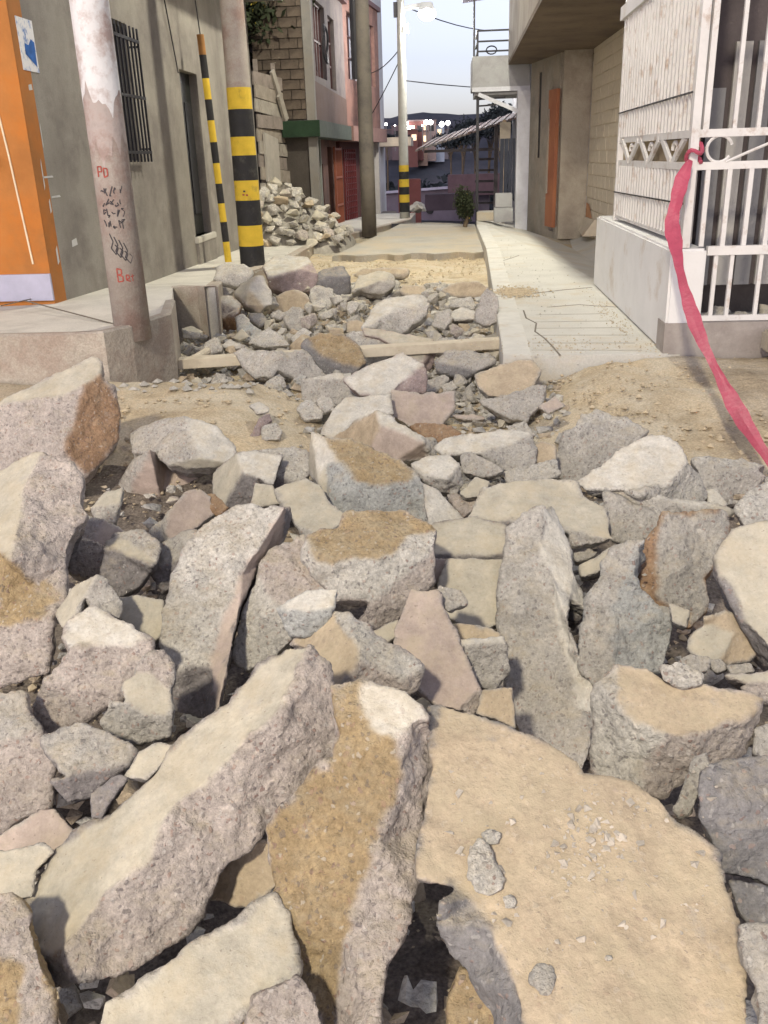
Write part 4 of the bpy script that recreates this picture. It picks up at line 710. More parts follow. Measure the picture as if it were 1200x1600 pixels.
def ragged_coat(z0, z1, off, m, name, jag, seed):
    r = random.Random(seed); n = 40; rows = 8; vs = []; fs = []; ph = [r.uniform(0, 6.28) for _ in range(4)]
    for j in range(rows+1):
        for k in range(n):
            a = 2*math.pi*k/n; zb = z0+jag*(math.sin(3*a+ph[0])*.5+math.sin(7*a+ph[1])*.35+math.sin(13*a+ph[2])*.3+r.uniform(-.25, .25)*(j == 0))
            z = zb+(z1-zb)*j/rows; R = rad1(z)+off; vs.append((PX+R*math.cos(a), PY+R*math.sin(a), z))
    for j in range(rows):
        for k in range(n): fs.append((j*n+k, j*n+(k+1) % n, (j+1)*n+(k+1) % n, (j+1)*n+k))
    MB().add(vs, fs).build(name, m, pole1, smooth=True)
ragged_coat(zof(158), 3.4, .0025, M_wht, 'white_paint', .09, 3)
ragged_coat(zof(232), zof(120), .0012, mat('flaking_pale_paint', (.46,.40,.37), var=.25, scale=6, stain=(.34,.26,.23), sscale=6, sthr=.5), 'rusty_paint', .12, 9)
M_red = mat('red_ink', (.36,.09,.07), var=.4, scale=60); M_scrib = mat('black_ink', (.06,.055,.06), var=.2)
def strokes(lines, m, name, w=.006):
    """lines of (u right in m, v up in m) drawn on the camera side of the pole"""
    for ln, (u0, z0) in lines:
        mb = MB(); P = []
        for u, v in ln:
            z = z0+v; r = rad1(z)+.003; a = (u0+u)/r; P.append((PX+r*math.sin(a)*.93+r*math.cos(a)*.37*.0+.0, PY-r*math.cos(a), z))
        for a, b in zip(P, P[1:]): mb.bar(a, b, w, .003, up=(0, 1, .0))
        mb.build(name, m, pole1)
z_be = zof(437)
strokes([([(0, 0), (0, .085), (.03, .078), (.03, .05), (.005, .045), (.035, .035), (.036, .005), (0, 0)], (-.01, z_be)),
         ([(.05, .015), (.075, .018), (.072, .04), (.055, .042), (.052, .01), (.08, 0)], (-.005, z_be)),
         ([(.1, .0), (.1, .045)], (-.01, z_be)), ([(.09, .03), (.115, .034)], (-.01, z_be)),
         ([(0, 0), (.0, .06), (.03, .06), (.03, .03), (.0, .03)], (-.055, zof(275))), ([(.045, .0), (.045, .055), (.07, .05), (.07, .01), (.045, 0)], (-.055, zof(276)))], M_red, 'red_graffiti', .008)
rg = random.Random(11); L_ = []
for r in range(4):
    for k in range(5):
        u = -.06+k*.032; ln = [(rg.uniform(0, .03), rg.uniform(-.02, .04)) for _ in range(4)]; L_.append((ln, (u, zof(300+r*17))))
for k in range(4):
    L_.append(([(0, .09), (.02, .04), (.0, .0), (.03, -.04), (.05, .0), (.03, .02)], (-.03+k*.03, zof(385)-.02*k)))
strokes(L_, M_scrib, 'black_graffiti', .006)

def striped(x, y, z0, z1, r0, r1, bands, label, top, h, name='utility_pole', group='concrete utility poles'):
    e = empty(name, (x, y, z0), label, 'utility pole' if name == 'utility_pole' else 'striped post', group)
    pole_shape(MB(), x, y, z0-.1, h, r0, r1).build('shaft', top, e, smooth=True)
    R = lambda z: r0+(r1-r0)*(z-z0+.1)/(h-z0+.1)+.003
    for (a, b, c) in bands: MB().tube([(x, y, a), (x, y, b)], [R(a), R(b)], 28, cap=False).build('yellow_band' if c == 'y' else 'black_band', M_yel if c == 'y' else M_blk, e, smooth=True)
    return e
P2 = zg(392, 418); y2 = P2.y+.14
bz = [Y(378, q, y2).z for q in (137, 171, 214, 243, 282, 313, 352, 384, 418)]
bands = [(bz[i+1], bz[i], 'yb'[i % 2]) for i in range(8)]; bands[-1] = (P2.z-.1, bz[7], 'b')
pole2 = striped(P2.x, y2, P2.z, 0, .155, .115, bands, 'thick concrete pole with broad yellow and black bands, second pole from the left', M_pole, 8)
M_num = M_scrib
for k, (dx, dz) in enumerate(((.0, .10), (-.012, .06), (.03, .055))):
    MB().box((P2.x+dx-.015, y2-.158, bz[5]+dz), (P2.x+dx+.012, y2-.150, bz[5]+dz+.02)).build('painted_mark', M_red if k else M_scrib, pole2)
P3 = zg(357, 410); y3 = P3.y
ty = [Y(338, q, y3).z for q in (53, 85, 122, 155, 188, 222, 255, 287, 318, 347, 378, 411)]
th = empty('striped_post', (P3.x, y3, P3.z), 'thin slanting yellow and black banded tube with a rusty tip beside the thick striped pole', 'striped post')
lx = -.035
for i in range(11):
    a, b = ty[i+1], ty[i]; nm = 'rusty_tip' if i == 0 else ('yellow_band' if i % 2 == 0 else 'black_band')
    m = mat('rusty_orange', (.36,.18,.06), var=.2) if i == 0 else (M_yel if i % 2 == 0 else M_blk)
    MB().tube([(P3.x+lx*a, y3, a-(.05 if i == 10 else 0)), (P3.x+lx*b, y3, b)], .046, 16).build(nm, m, th, smooth=False)
MB().tube([(P3.x+lx*ty[0], y3, ty[0]), (P3.x-.18, y3-.1, 4.6), (P2.x, y2-.05, 8)], .008, 6).build('cable', M_iron, th)

pm = Z(577, 362, -.1)
pole3 = empty('utility_pole', (pm.x, pm.y, -.12), 'dark weathered concrete pole in front of the salmon house, no bands', 'utility pole', 'concrete utility poles')
pole_shape(MB(), pm.x, pm.y, -.2, 8, .145, .115).build('shaft', mat('dark_weathered_concrete', (.19,.17,.14), var=.25, scale=3, bump=.3, bscale=30, stain=(.11,.10,.09), sscale=1.5), pole3, smooth=True)
MB().tube([(pm.x-.15, pm.y-.02, 2.6), (pm.x-.14, pm.y-.02, 8)], [.07, .07], 8).build('cable_bundle', M_iron, pole3)
# lit lamp pole
fx, fy = -1.03, 23.1
b4 = [Y(632, q, fy).z for q in (258, 268, 280, 292, 304, 316, 331)]
lamp_pole = striped(fx, fy, b4[6]-.1, 0, .125, .085, [(b4[i+1], b4[i], 'yb'[i % 2]) for i in range(6)], 'distant lamp pole with a glowing lamp and low yellow and black bands', mat('pale_pole', (.42,.42,.38), var=.12), 4.75, name='street_lamp', group='street lamps')
lamp_pole['category'] = 'street lamp'
arm = MB().bar((fx-.1, fy, 4.35), (fx+.55, fy-.1, 4.42), .07, .09)
arm.build('arm', mat('grey_metal', (.35,.36,.36), rough=.4, metal=.5, var=.1), lamp_pole)
MB().box((fx-.16, fy-.06, 4.2), (fx-.05, fy+.06, 4.5)).build('bracket', M_iron, lamp_pole)
M_glow = mat('lamp_glow', (1, 1, 1), emit=((1, .97, .92), 40), var=0, bump=0)
head = MB().hexa([(fx+.42, fy-.24, 4.28), (fx+.78, fy-.24, 4.28), (fx+.78, fy+.1, 4.28), (fx+.42, fy+.1, 4.28), (fx+.45, fy-.2, 4.46), (fx+.72, fy-.2, 4.46), (fx+.72, fy+.06, 4.46), (fx+.45, fy+.06, 4.46)]).build('lamp_head', MATS['grey_metal'], lamp_pole, bevel=.02)
bm = bmesh.new(); bmesh.ops.create_uvsphere(bm, u_segments=16, v_segments=10, radius=.2); me = bpy.data.meshes.new('glass_bowl'); bm.to_mesh(me); bm.free(); me.materials.append(M_glow)
gb = bpy.data.objects.new('glass_bowl', me); col.objects.link(gb); gb.parent = lamp_pole; gb.location = Vector((fx+.6, fy-.07, 4.24))-lamp_pole.location; gb.scale = (1, 1, .75)
MB().box((fx+.05, fy-.1, 3.86), (fx+.17, fy+.02, 4.05)).build('photocell_box', mat('white_box', (.8, .8, .8)), lamp_pole)
# ---------------------------------------------------------------- plank hoarding and the houses beyond on the left
M_wood = [mat('old_board_%s' % n, c, var=.2, scale=5, bump=.4, bscale=25, stain=(.16,.13,.11), sscale=3, sthr=.6) for n, c in (('a', (.34,.30,.25)), ('b', (.29,.25,.22)), ('c', (.38,.35,.30)))]
hf = empty('board_hoarding', (-3.2, 17.4, -.1), 'grey hoarding of overlapping weathered boards behind the heap of stones', 'hoarding')
q0, q1 = Vector((-3.33, 16.95, 0)), Vector((-3.05, 18.3, 0)); rr = random.Random(4)
for k in range(11):
    z = .35+k*.225; o = Vector((.02*(k % 2), 0, 0)); j = rr.uniform(-.03, .03)
    MB().bar(q0+o+Vector((0, 0, z+j)), q1+o+Vector((rr.uniform(0, .05), 0, z-j-.06)), .03, .215).build('board', M_wood[k % 3], hf)
for k in range(2): MB().bar(q0.lerp(q1, .2+.6*k)+Vector((-.05, 0, -.2)), q0.lerp(q1, .2+.6*k)+Vector((-.05, 0, 2.9)), .07).build('post', M_wood[1], hf)
MB().bar((-3.12, 17.7, 2.75), (-2.98, 18.1, 1.95), .05, .12).build('loose_board', M_wood[2], hf)
MB().bar((-3.05, 17.8, 2.35), (-2.98, 18.15, 1.8), .05, .10).build('loose_board', M_wood[2], hf)
MB().hexa([(-3.22, 17.1, .9), (-3.1, 17.75, .9), (-3.14, 17.76, .9), (-3.26, 17.11, .9), (-3.22, 17.1, 1.72), (-3.1, 17.75, 1.62), (-3.14, 17.76, 1.62), (-3.26, 17.11, 1.72)]).build('plywood_sheet', mat('plywood', (.45,.42,.37), var=.12), hf)
# tree over the hoarding
M_leafd = mat('dark_leaves', (.035,.045,.022), var=.4, bump=0); M_leafy = mat('yellow_leaves', (.42,.33,.05), var=.3, bump=0); M_bark = mat('bark', (.12,.09,.06), bump=.5)
def leafy_tree(loc, h, rx, rz, n, label, seed, leaf=.09, m=None, name='tree', group=None, extra=None, cat='tree', trunk_r=.09, spread=.5):
    t = empty(name, loc, label, cat, group); r = random.Random(seed); L = Vector(loc); top = L+Vector((0, 0, h))
    mb = MB().tube([L, L+Vector((.05, 0, h*.5)), top], [trunk_r, trunk_r*.7, trunk_r*.2], 7)
    cl = []
    for k in range(9):
        a = r.uniform(0, 6.28); e = r.uniform(-.4, 1); c = top+Vector((math.cos(a)*rx*r.uniform(.3, .85), math.sin(a)*rx*r.uniform(.3, .85), e*rz*.7))
        cl.append((c, r.uniform(.3, .55))); mb.tube([L+Vector((.05, 0, h*r.uniform(.45, .85))), c], [trunk_r*.35, trunk_r*.1], 5)
    mb.build('trunk', M_bark, t)
    mb = MB(); cl.append((top, .6))
    for _ in range(n):
        c, s = r.choice(cl); p = c+Vector((r.gauss(0, 1)*rx*s*spread, r.gauss(0, 1)*rx*s*spread, r.gauss(0, 1)*rz*s*spread))
        a = Vector((r.gauss(0, 1), r.gauss(0, 1), r.gauss(0, 1))).normalized(); b = a.cross(Vector((r.gauss(0, 1), r.gauss(0, 1), r.gauss(0, 1)))).normalized(); l = leaf*r.uniform(.6, 1.4)
        mb.add([p-a*l, p+b*l*.4, p+a*l, p-b*l*.4], [(0, 1, 2, 3)], 1 if extra and r.random() < extra else 0)
    mb.build('crown', [m or M_leafd, M_leafy], t); return t
leafy_tree((-3.9, 18.6, -.1), 3.9, 1.1, 1.4, 5500, 'dark leafy tree with a few yellow blossoms hanging over the board hoarding', 8, leaf=.08, extra=.03)
MB().box((-7, 19.6, -.2), (-3.06, 19.8, 6)).build('x', mat('dark_yard_wall', (.13,.11,.10), var=.2), None).name = 'yard_wall'
tag(bpy.data.objects['yard_wall'], 'dark wall of the yard behind the leafy tree on the left', 'wall')

M_brn = mat('brown_block', (.085,.065,.05), var=.2, scale=4, bump=.4, bscale=25, stain=(.15,.12,.09), sscale=1.2, sthr=.52)
M_mort = mat('mortar', (.07,.06,.05), var=.15)
M_pinkw = mat('brownish_pink_wall', (.13,.085,.07), var=.2, scale=3, stain=(.13,.09,.08), sscale=1.5)
M_whw = mat('lilac_white_wall', (.15,.13,.13), var=.25, scale=3, stain=(.20,.17,.16), sscale=2)
M_grn = mat('green_ledge_paint', (.018,.04,.02), var=.2, scale=6); M_grg = mat('grey_green_ledge', (.075,.09,.075), var=.2)
M_sal = mat('salmon_wall', (.18,.105,.09), var=.2, scale=3, stain=(.27,.15,.12)); M_salb = mat('salmon_ledge', (.28,.17,.145), var=.1)
M_glass = mat('window_glass', (.40,.40,.44), rough=.08, var=.12, scale=3, bump=0, spec=.8); M_wfr = mat('dark_red_frame', (.10,.05,.05), rough=.6)
def blocks(wall, p0, p1, z0, z1, bw, bh, m, off, jn=.012, thick=.02, skip=None, name='block'):
    p0 = Vector((p0[0], p0[1], 0)); p1 = Vector((p1[0], p1[1], 0)); L = (p1-p0).length; d = (p1-p0)/L; n = Vector((-d.y, d.x, 0))
    ang = math.atan2(d.y, d.x); proto = {}
    rows = int((z1-z0)/bh); r = random.Random(int(z0*10+L*7))
    for j in range(rows):
        u = -bw/2*(j % 2)
        while u < L:
            a, b = max(0, u), min(L, u+bw)
            if b-a > .04 and not (skip and skip((a+b)/2, z0+(j+.5)*bh)):
                w = round(b-a-jn, 3)
                c = p0+d*((a+b)/2)-n*off+Vector((0, 0, z0+(j+.5)*bh))
                if w not in proto:
                    o = MB().box((-w/2, -thick, -(bh-jn)/2), (w/2, thick, (bh-jn)/2)).build(name, m, None, bevel=.004); proto[w] = o; o.parent = wall; 
                else: o = proto[w].copy(); col.objects.link(o)
                o.location = c-wloc(wall)+n*r.uniform(-.003, .004); o.rotation_euler = (0, 0, ang)
            u += bw
A, B_, C_ = (-2.47, 18.2), (-2.30, 22.5), (-1.78, 26.3)
h1 = empty('two_storey_house', (-2.6, 20, -.2), 'older two storey house with brown block side wall, green ledge and barred upper windows', 'house')
sw = MB().hexa([(-3.04, 18.21, -.3), (-2.50, 18.21, -.3), (-2.50, 18.4, -.3), (-3.04, 18.4, -.3), (-3.75, 18.21, 5), (-2.50, 18.21, 5), (-2.50, 18.4, 5), (-3.75, 18.4, 5)]).build('side_wall', M_mort, h1)
blocks(sw, (-3.55, 18.2), (-2.60, 18.2), 1.95, 4.6, .34, .17, M_brn, 0, skip=lambda u, z: False)
MB().box((-2.60, 18.16, -.3), (-2.44, 18.36, 4.42)).build('corner_column', mat('grey_column', (.24,.23,.21), var=.15, stain=(.22,.20,.17)), h1)
f1 = facade('upper_wall', A, B_, 1.93, 4.42, .2, [(.45, 1.75, 2.72, 4.02), (2.15, 2.95, 2.6, 3.95)], M_whw, h1)
MB().hexa([(-2.455, 18.37, 1.94), (-2.285, 22.48, 1.94), (-2.30, 22.48, 1.94), (-2.47, 18.37, 1.94), (-2.455, 18.37, 2.62), (-2.285, 22.48, 2.5), (-2.30, 22.48, 2.5), (-2.47, 18.37, 2.62)]).build('painted_dado', M_pinkw, h1)
def front(u, z, out=0, a=A, b=B_):
    a, b = Vector((a[0], a[1], 0)), Vector((b[0], b[1], 0)); d = (b-a).normalized(); n = Vector((d.y, -d.x, 0)); p = a+d*u+n*out; p.z = z; return p
def win_grid(house, a, b, u0, u1, z0, z1, nu, nz, glass=M_glass, frame=M_wfr, inset=-.10, sill=None):
    w = MB().hexa([front(u0, z0, inset-.02, a, b), front(u1, z0, inset-.02, a, b), front(u1, z0, inset-.04, a, b), front(u0, z0, inset-.04, a, b), front(u0, z1, inset-.02, a, b), front(u1, z1, inset-.02, a, b), front(u1, z1, inset-.04, a, b), front(u0, z1, inset-.04, a, b)]).build('window', glass, house)
    mb = MB()
    for k in range(nu+1): u = u0+.02+(u1-u0-.04)*k/nu; mb.bar(front(u, z0, inset, a, b), front(u, z1, inset, a, b), .04)
    for k in range(nz+1): z = z0+.02+(z1-z0-.04)*k/nz; mb.bar(front(u0, z, inset, a, b), front(u1, z, inset, a, b), .035)
    mb.build('frame', frame, w); return w
win_grid(h1, A, B_, .45, 1.75, 2.72, 4.02, 4, 2); win_grid(h1, A, B_, 2.15, 2.95, 2.6, 3.95, 2, 3)
mb = MB()
for k in range(22): pass
co = front(1.0, 3.3, .12); ring = [co+Vector((.02*math.sin(t*3), .30*math.cos(t), .33*math.sin(t))) for t in [i*.4 for i in range(34)]]
MB().tube(ring, .022, 6).build('wire_coil', M_iron, h1)
led = MB().hexa([(-3.05, 18.02, 1.64), (-2.36, 18.02, 1.64), (-2.20, 22.5, 1.64), (-3.0, 22.5, 1.64), (-3.05, 18.02, 1.93), (-2.36, 18.02, 1.93), (-2.20, 22.5, 1.93), (-3.0, 22.5, 1.93)]).build('ledge', M_grg, h1)
MB().box((-3.06, 18.005, 1.65), (-2.35, 18.02, 1.925)).build('green_ledge_face', M_grn, h1)
MB().hexa([(-2.60, 18.1, 4.42), (-2.35, 18.1, 4.42), (-2.18, 22.5, 4.42), (-3.0, 22.5, 4.42), (-2.60, 18.1, 4.50), (-2.35, 18.1, 4.50), (-2.18, 22.5, 4.50), (-3.0, 22.5, 4.50)]).build('roof_edge', M_wfr, h1)
A2, B2 = (-2.78, 18.4), (-2.58, 22.5)
lw = facade('lower_wall', A2, B2, -.5, 1.64, .15, [(.55, 1.15, -.5, 1.55), (1.75, 2.25, -.3, 1.15), (2.9, 3.5, -.5, 1.5)], mat('ground_floor_pink', (.20,.11,.085), var=.2, stain=(.12,.08,.07)), h1)
for u0, u1, z1 in ((.55, 1.15, 1.55), (1.75, 2.25, 1.15), (2.9, 3.5, 1.5)):
    MB().hexa([front(u0, -.4, -.12, A2, B2), front(u1, -.4, -.12, A2, B2), front(u1, -.4, -.14, A2, B2), front(u0, -.4, -.14, A2, B2), front(u0, z1, -.12, A2, B2), front(u1, z1, -.12, A2, B2), front(u1, z1, -.14, A2, B2), front(u0, z1, -.14, A2, B2)]).build('door', mat('dark_red_door', (.05,.025,.03), var=.2), h1)
MB().bar(front(.02, -.4, .05, A2, B2), front(.02, 1.63, .05, A2, B2), .12, .16).build('green_pillar', mat('faded_green', (.16,.22,.13), var=.25), h1)
MB().bar(front(1.35, -.4, .05, A2, B2), front(1.35, 1.63, .05, A2, B2), .16, .12).build('pillar', mat('grey_green_pillar', (.26,.27,.24), var=.15), h1)
gt = empty('gate_tmp', (0, 0, 0), None, None); bpy.data.objects.remove(gt)
M_gate = mat('orange_gate', (.28,.09,.05), rough=.5, var=.1)
g1 = MB(); gu0, gu1 = 3.1, 4.0
for u in (gu0, gu1): g1.bar(front(u, -.35, .12, A2, B2), front(u, 1.5, .12, A2, B2), .05)
for z in (-.3, .25, .85, 1.45): g1.bar(front(gu0, z, .12, A2, B2), front(gu1, z, .12, A2, B2), .045)
g1 = g1.build('gate', M_gate, h1)
for k in range(6): MB().bar(front(gu0+.13+k*.13, -.3, .12, A2, B2), front(gu0+.13+k*.13, 1.45, .12, A2, B2), .022).build('bar', M_gate, g1)
MB().hexa([front(gu0, -.3, .10, A2, B2), front(gu1, -.3, .10, A2, B2), front(gu1, -.3, .09, A2, B2), front(gu0, -.3, .09, A2, B2), front(gu0, .25, .10, A2, B2), front(gu1, .25, .10, A2, B2), front(gu1, .25, .09, A2, B2), front(gu0, .25, .09, A2, B2)]).build('panel', mat('orange_panel', (.28,.11,.07), var=.15), g1)

h2 = empty('two_storey_house', (-2.1, 24.5, -.4), 'salmon coloured two storey house with tall many paned upper windows above a pink ledge', 'house')
facade('upper_wall', B_, C_, 1.93, 4.75, .2, [(.35, 3.35, 2.95, 4.35)], M_sal, h2)
win_grid(h2, B_, C_, .35, 3.35, 2.95, 4.35, 6, 3)
MB().hexa([(-3.0, 22.52, 1.62), (-2.15, 22.52, 1.62), (-1.62, 26.4, 1.62), (-3.0, 26.4, 1.62), (-3.0, 22.52, 1.95), (-2.15, 22.52, 1.95), (-1.62, 26.4, 1.95), (-3.0, 26.4, 1.95)]).build('ledge', M_salb, h2)
MB().hexa([(-3.0, 22.55, 4.75), (-2.2, 22.55, 4.75), (-1.70, 26.4, 4.75), (-3.0, 26.4, 4.75), (-3.0, 22.55, 4.85), (-2.2, 22.55, 4.85), (-1.70, 26.4, 4.85), (-3.0, 26.4, 4.85)]).build('roof_edge', M_wfr, h2)
A3, B3 = (-2.5, 22.6), (-2.05, 26.2)
facade('lower_wall', A3, B3, -1, 1.62, .15, [(.3, 1.5, -.6, 1.45), (2.2, 2.9, -.8, 1.3)], mat('dark_red_wall', (.08,.03,.025), var=.2), h2)
MB().hexa([(-1.98, 26.0, -1), (-1.83, 26.0, -1), (-1.83, 26.25, -1), (-1.98, 26.25, -1), (-1.98, 26.0, 1.62), (-1.83, 26.0, 1.62), (-1.83, 26.25, 1.62), (-1.98, 26.25, 1.62)]).build('pillar', mat('pale_pillar', (.40,.38,.36), var=.1), h2)
rg2 = MB()
for k in range(7): rg2.bar(front(.3+k*.2, -.5, .02, A3, B3), front(.3+k*.2, 1.45, .02, A3, B3), .04)
for k in range(14): rg2.bar(front(.3, -.45+k*.14, .02, A3, B3), front(1.5, -.45+k*.14, .02, A3, B3), .022)
rg2.build('red_grille', mat('red_grille_paint', (.14,.025,.025), var=.2, rough=.5), h2)
tag(MB().box((-3.9, 27, -1.5), (-2.04, 32, 7.6)).build('white_building', mat('white_plaster', (.78,.76,.73), var=.05, bump=.1), None), 'plain white building wall rising behind the salmon house', 'building')
bs = empty('blue_sheet_screen', (-2.6, 23, 4.9), 'blue grey corrugated sheet screen on the roof behind the dark pole', 'screen')
for k in range(9): MB().hexa([(-3.35+k*.12, 22.9, 4.55), (-3.24+k*.12, 22.9, 4.55), (-3.24+k*.12, 22.93, 4.55), (-3.35+k*.12, 22.93, 4.55), (-3.35+k*.12, 22.9, 5.6), (-3.24+k*.12, 22.9, 5.6), (-3.24+k*.12, 22.93, 5.6), (-3.35+k*.12, 22.93, 5.6)]).build('sheet_rib', mat('blue_sheet', (.20,.24,.36), var=.15, rough=.5), bs)
tag(MB().box((-2.5, 29.5, 1.55), (-1.08, 31.5, 1.8)).build('porch_roof', mat('cream_edge', (.68,.58,.45), var=.08), None), 'small cream edged flat roof beyond the salmon house', 'roof')
tag(MB().prism([(-2.6, 26.3), (-1.55, 26.3), (-1.6, 30), (-2.6, 30)], -1.4, -.35).build('garden_wall', mat('rubble_wall', (.22,.19,.17), var=.3, bump=.6, bscale=12), None, bevel=.02), 'low dark stone wall at the street end below the salmon house', 'wall')

# ---------------------------------------------------------------- heap of stones by the hoarding
hr = random.Random(21); heap = []
def heap_h(x, y):
    return max(0, .95*(1-abs((x+2.95)/1.35)**1.25)*(1-abs((y-16.7)/1.5)**1.6)) if abs(x+2.95) < 1.35 and abs(y-16.7) < 1.5 else 0
lay = []
for y in np.arange(15.25, 16.8, .2):
    for x in np.arange(-3.2, -1.62, .2):
        xx, yy = x+hr.uniform(-.05, .05), y+hr.uniform(-.05, .05); h = heap_h(xx, yy)
        if h <= .02 and not (xx > -3.25 and 15.5 < yy < 16.2 and xx < -1.8): continue
        lay.append((xx, yy, -.06+h))
for k, (x, y, z) in enumerate(lay):
    stone('heap_stone', k*3+1, (x, y, z), hr.uniform(.22, .38), 'pale broken stone in the heap against the board hoarding', 'stones in the heap by the hoarding')
heapcore = MB(); n = 14; vs = []; fs = []
for j in range(n):
    for i in range(n):
        x, y = -3.3+1.7*i/(n-1), 15.3+2.4*j/(n-1); hh = heap_h(x, y); vs.append((x, y, -.16+hh*.93-.25*(1-smst(0, .12, hh))))
for j in range(n-1):
    for i in range(n-1): fs.append((j*n+i, j*n+i+1, (j+1)*n+i+1, (j+1)*n+i))
tag(heapcore.add(vs, fs).build('rubble_fill', mat('heap_fill', (.30,.28,.24), var=.3, bump=1, bscale=15), None, smooth=True), kind='stuff')

# ---------------------------------------------------------------- right hand buildings
M_rough = mat('rough_wall', (.27,.25,.21), var=.25, scale=3, bump=.6, bscale=18, stain=(.30,.26,.21), sscale=1.4, sthr=.52, speck=.1)
M_col = mat('column_concrete', (.34,.31,.25), var=.14, scale=2, bump=.4, bscale=25, stain=(.25,.22,.18), sscale=1.6, speck=.1)
M_brk = mat('painted_block', (.50,.45,.36), var=.1, scale=4, bump=.35, bscale=30, stain=(.48,.34,.22), sscale=1.3, sthr=.63)
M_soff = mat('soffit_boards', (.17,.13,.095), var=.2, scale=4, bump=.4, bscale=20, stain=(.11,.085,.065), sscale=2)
rb = empty('overhanging_house', (1.9, 15, 0), 'house on the right with a deep overhanging upper floor, concrete column and orange door', 'house')
MB().prism([(1.95, 16.7), (2.42, 16.7), (2.46, 17.1), (1.98, 17.1)], -.2, 3.0).build('column', M_col, rb, bevel=.01)
fw = facade('ground_floor_wall', (1.94, 17.05), (1.60, 18.9), -.4, 3.0, -.2, [(.12, .42, -.1, 2.15), (1.15, 1.35, 1.15, 2.6)], M_rough, rb)
def fr2(u, z, out=0):
    a, b = Vector((1.94, 17.05, 0)), Vector((1.60, 18.9, 0)); d = (b-a).normalized(); n = Vector((-d.y, d.x, 0)); p = a+d*u+n*out; p.z = z; return p
def slab2(u0, u1, z0, z1, o0, o1): return [fr2(u0, z0, o0), fr2(u1, z0, o0), fr2(u1, z0, o1), fr2(u0, z0, o1), fr2(u0, z1, o0), fr2(u1, z1, o0), fr2(u1, z1, o1), fr2(u0, z1, o1)]
od = MB().hexa(slab2(.0, .46, -.02, 2.25, .06, -.10)).build('door', mat('orange_door', (.36,.15,.075), var=.15, stain=(.28,.11,.06)), rb)
MB().hexa(slab2(.36, .44, .55, 1.95, .085, .06)).build('door_edge_board', M_rough, od); MB().box((1.88, 17.06, 2.0), (1.93, 17.12, 2.06)).build('hinge', M_iron, od)
MB().hexa(slab2(1.15, 1.35, 1.15, 2.6, -.02, -.08)).build('window', M_dark, rb)
up = MB().prism([(1.05, 11.2), (4, 11.2), (4, 19), (1.17, 19)], 2.86, 6.5).build('upper_wall', mat('upper_render', (.34,.31,.26), var=.12, scale=2, stain=(.26,.23,.20), sscale=1.2), rb)
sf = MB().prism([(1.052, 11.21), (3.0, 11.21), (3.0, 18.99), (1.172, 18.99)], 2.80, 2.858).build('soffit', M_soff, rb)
MB().bar((1.9, 10.5, 2.84), (2.5, 13.2, 2.7), .09, .09).build('beam', mat('pale_beam', (.42,.36,.28), var=.1), rb)
bw_ = MB().box((2.43, 8.4, -.2), (2.65, 16.7, 3.2)).build('block_wall', mat('pale_mortar', (.50,.44,.33), var=.1), None)
tag(bw_, 'wall of cream painted blocks between the white caged porch and the concrete column', 'wall')
blocks(bw_, (2.43, 16.68), (2.43, 13.2), -.05, 3.1, .38, .185, M_brk, 0, thick=.012, name='block')
sp = MB().add([(2.405, 15.6, .02), (2.405, 16.6, .02), (2.405, 16.55, .42), (2.405, 16.2, .40), (2.405, 15.9, .22)], [(0, 1, 2, 3, 4)]).build('bare_patch', mat('bare_brick', (.45,.24,.13), var=.25, bump=.6), bw_)
MB().hexa([(2.2, 15.4, -.05), (2.43, 15.4, -.05), (2.43, 16.6, -.05), (2.3, 16.6, -.05), (2.38, 15.4, .2), (2.43, 15.4, .2), (2.43, 16.6, .18), (2.38, 16.6, .18)]).build('wall_footing', M_brk, bw_)

bh = empty('balcony_house', (1.3, 19.5, -.1), 'pale blue rendered house with a projecting grey balcony and black railing at the street end', 'house')
M_pb = mat('pale_blue_render', (.58,.60,.64), var=.07, scale=2, stain=(.48,.49,.52), sscale=1.5); M_bal = mat('balcony_concrete', (.36,.37,.37), var=.12, scale=3, stain=(.27,.27,.27))
MB().box((1.36, 18.95, -.4), (1.60, 19.25, 2.35)).build('pillar', M_pb, bh)
MB().box((1.60, 19.3, -.6), (3.5, 24, 5)).build('wall', M_pb, bh)
bc = MB().box((.50, 19.15, 2.42), (1.6, 20.6, 2.98)).build('balcony', M_bal, bh, bevel=.01)
MB().box((.495, 19.1, 2.36), (1.6, 19.15, 2.44)).build('balcony_trim', M_pb, bc); MB().box((.55, 19.2, 2.30), (1.6, 20.55, 2.42)).build('slab', M_bal, bc)
MB().bar((.62, 19.12, 2.32), (1.40, 18.96, 1.98), .05, .07).build('brace', M_pb, bh)
rl = MB()
for z in (3.07, 3.24, 3.42): rl.bar((.60, 19.25, z), (1.45, 19.25, z), .03)
rl.bar((.60, 19.25, 2.98), (.60, 19.25, 3.42), .035)
for y in (19.25,): 
    for z in (3.07, 3.24, 3.42): rl.bar((.60, 19.25, z), (.60, 20.5, z), .03)
rl.build('railing', M_iron, bc)
MB().bar((.53, 19.2, 2.9), (.53, 19.2, 4.1), .035).build('post', M_iron, bh); MB().bar((.40, 19.2, 4.02), (1.2, 19.2, 4.14), .05).build('roof_beam', M_iron, bh)
MB().hexa([(.35, 19.1, 4.12), (1.3, 19.1, 4.2), (1.3, 21.5, 4.3), (.35, 21.5, 4.2), (.35, 19.1, 4.14), (1.3, 19.1, 4.22), (1.3, 21.5, 4.32), (.35, 21.5, 4.22)]).build('roof_sheet', mat('lilac_sheet', (.30,.28,.36), var=.1), bh)
cl = Vector((.86, 19.2, 3.08)); MB().tube([cl+Vector((.1*math.cos(t), -.02, .07*math.sin(t))) for t in [i*.5 for i in range(22)]], .012, 5).build('cable_coil', M_iron, bc)
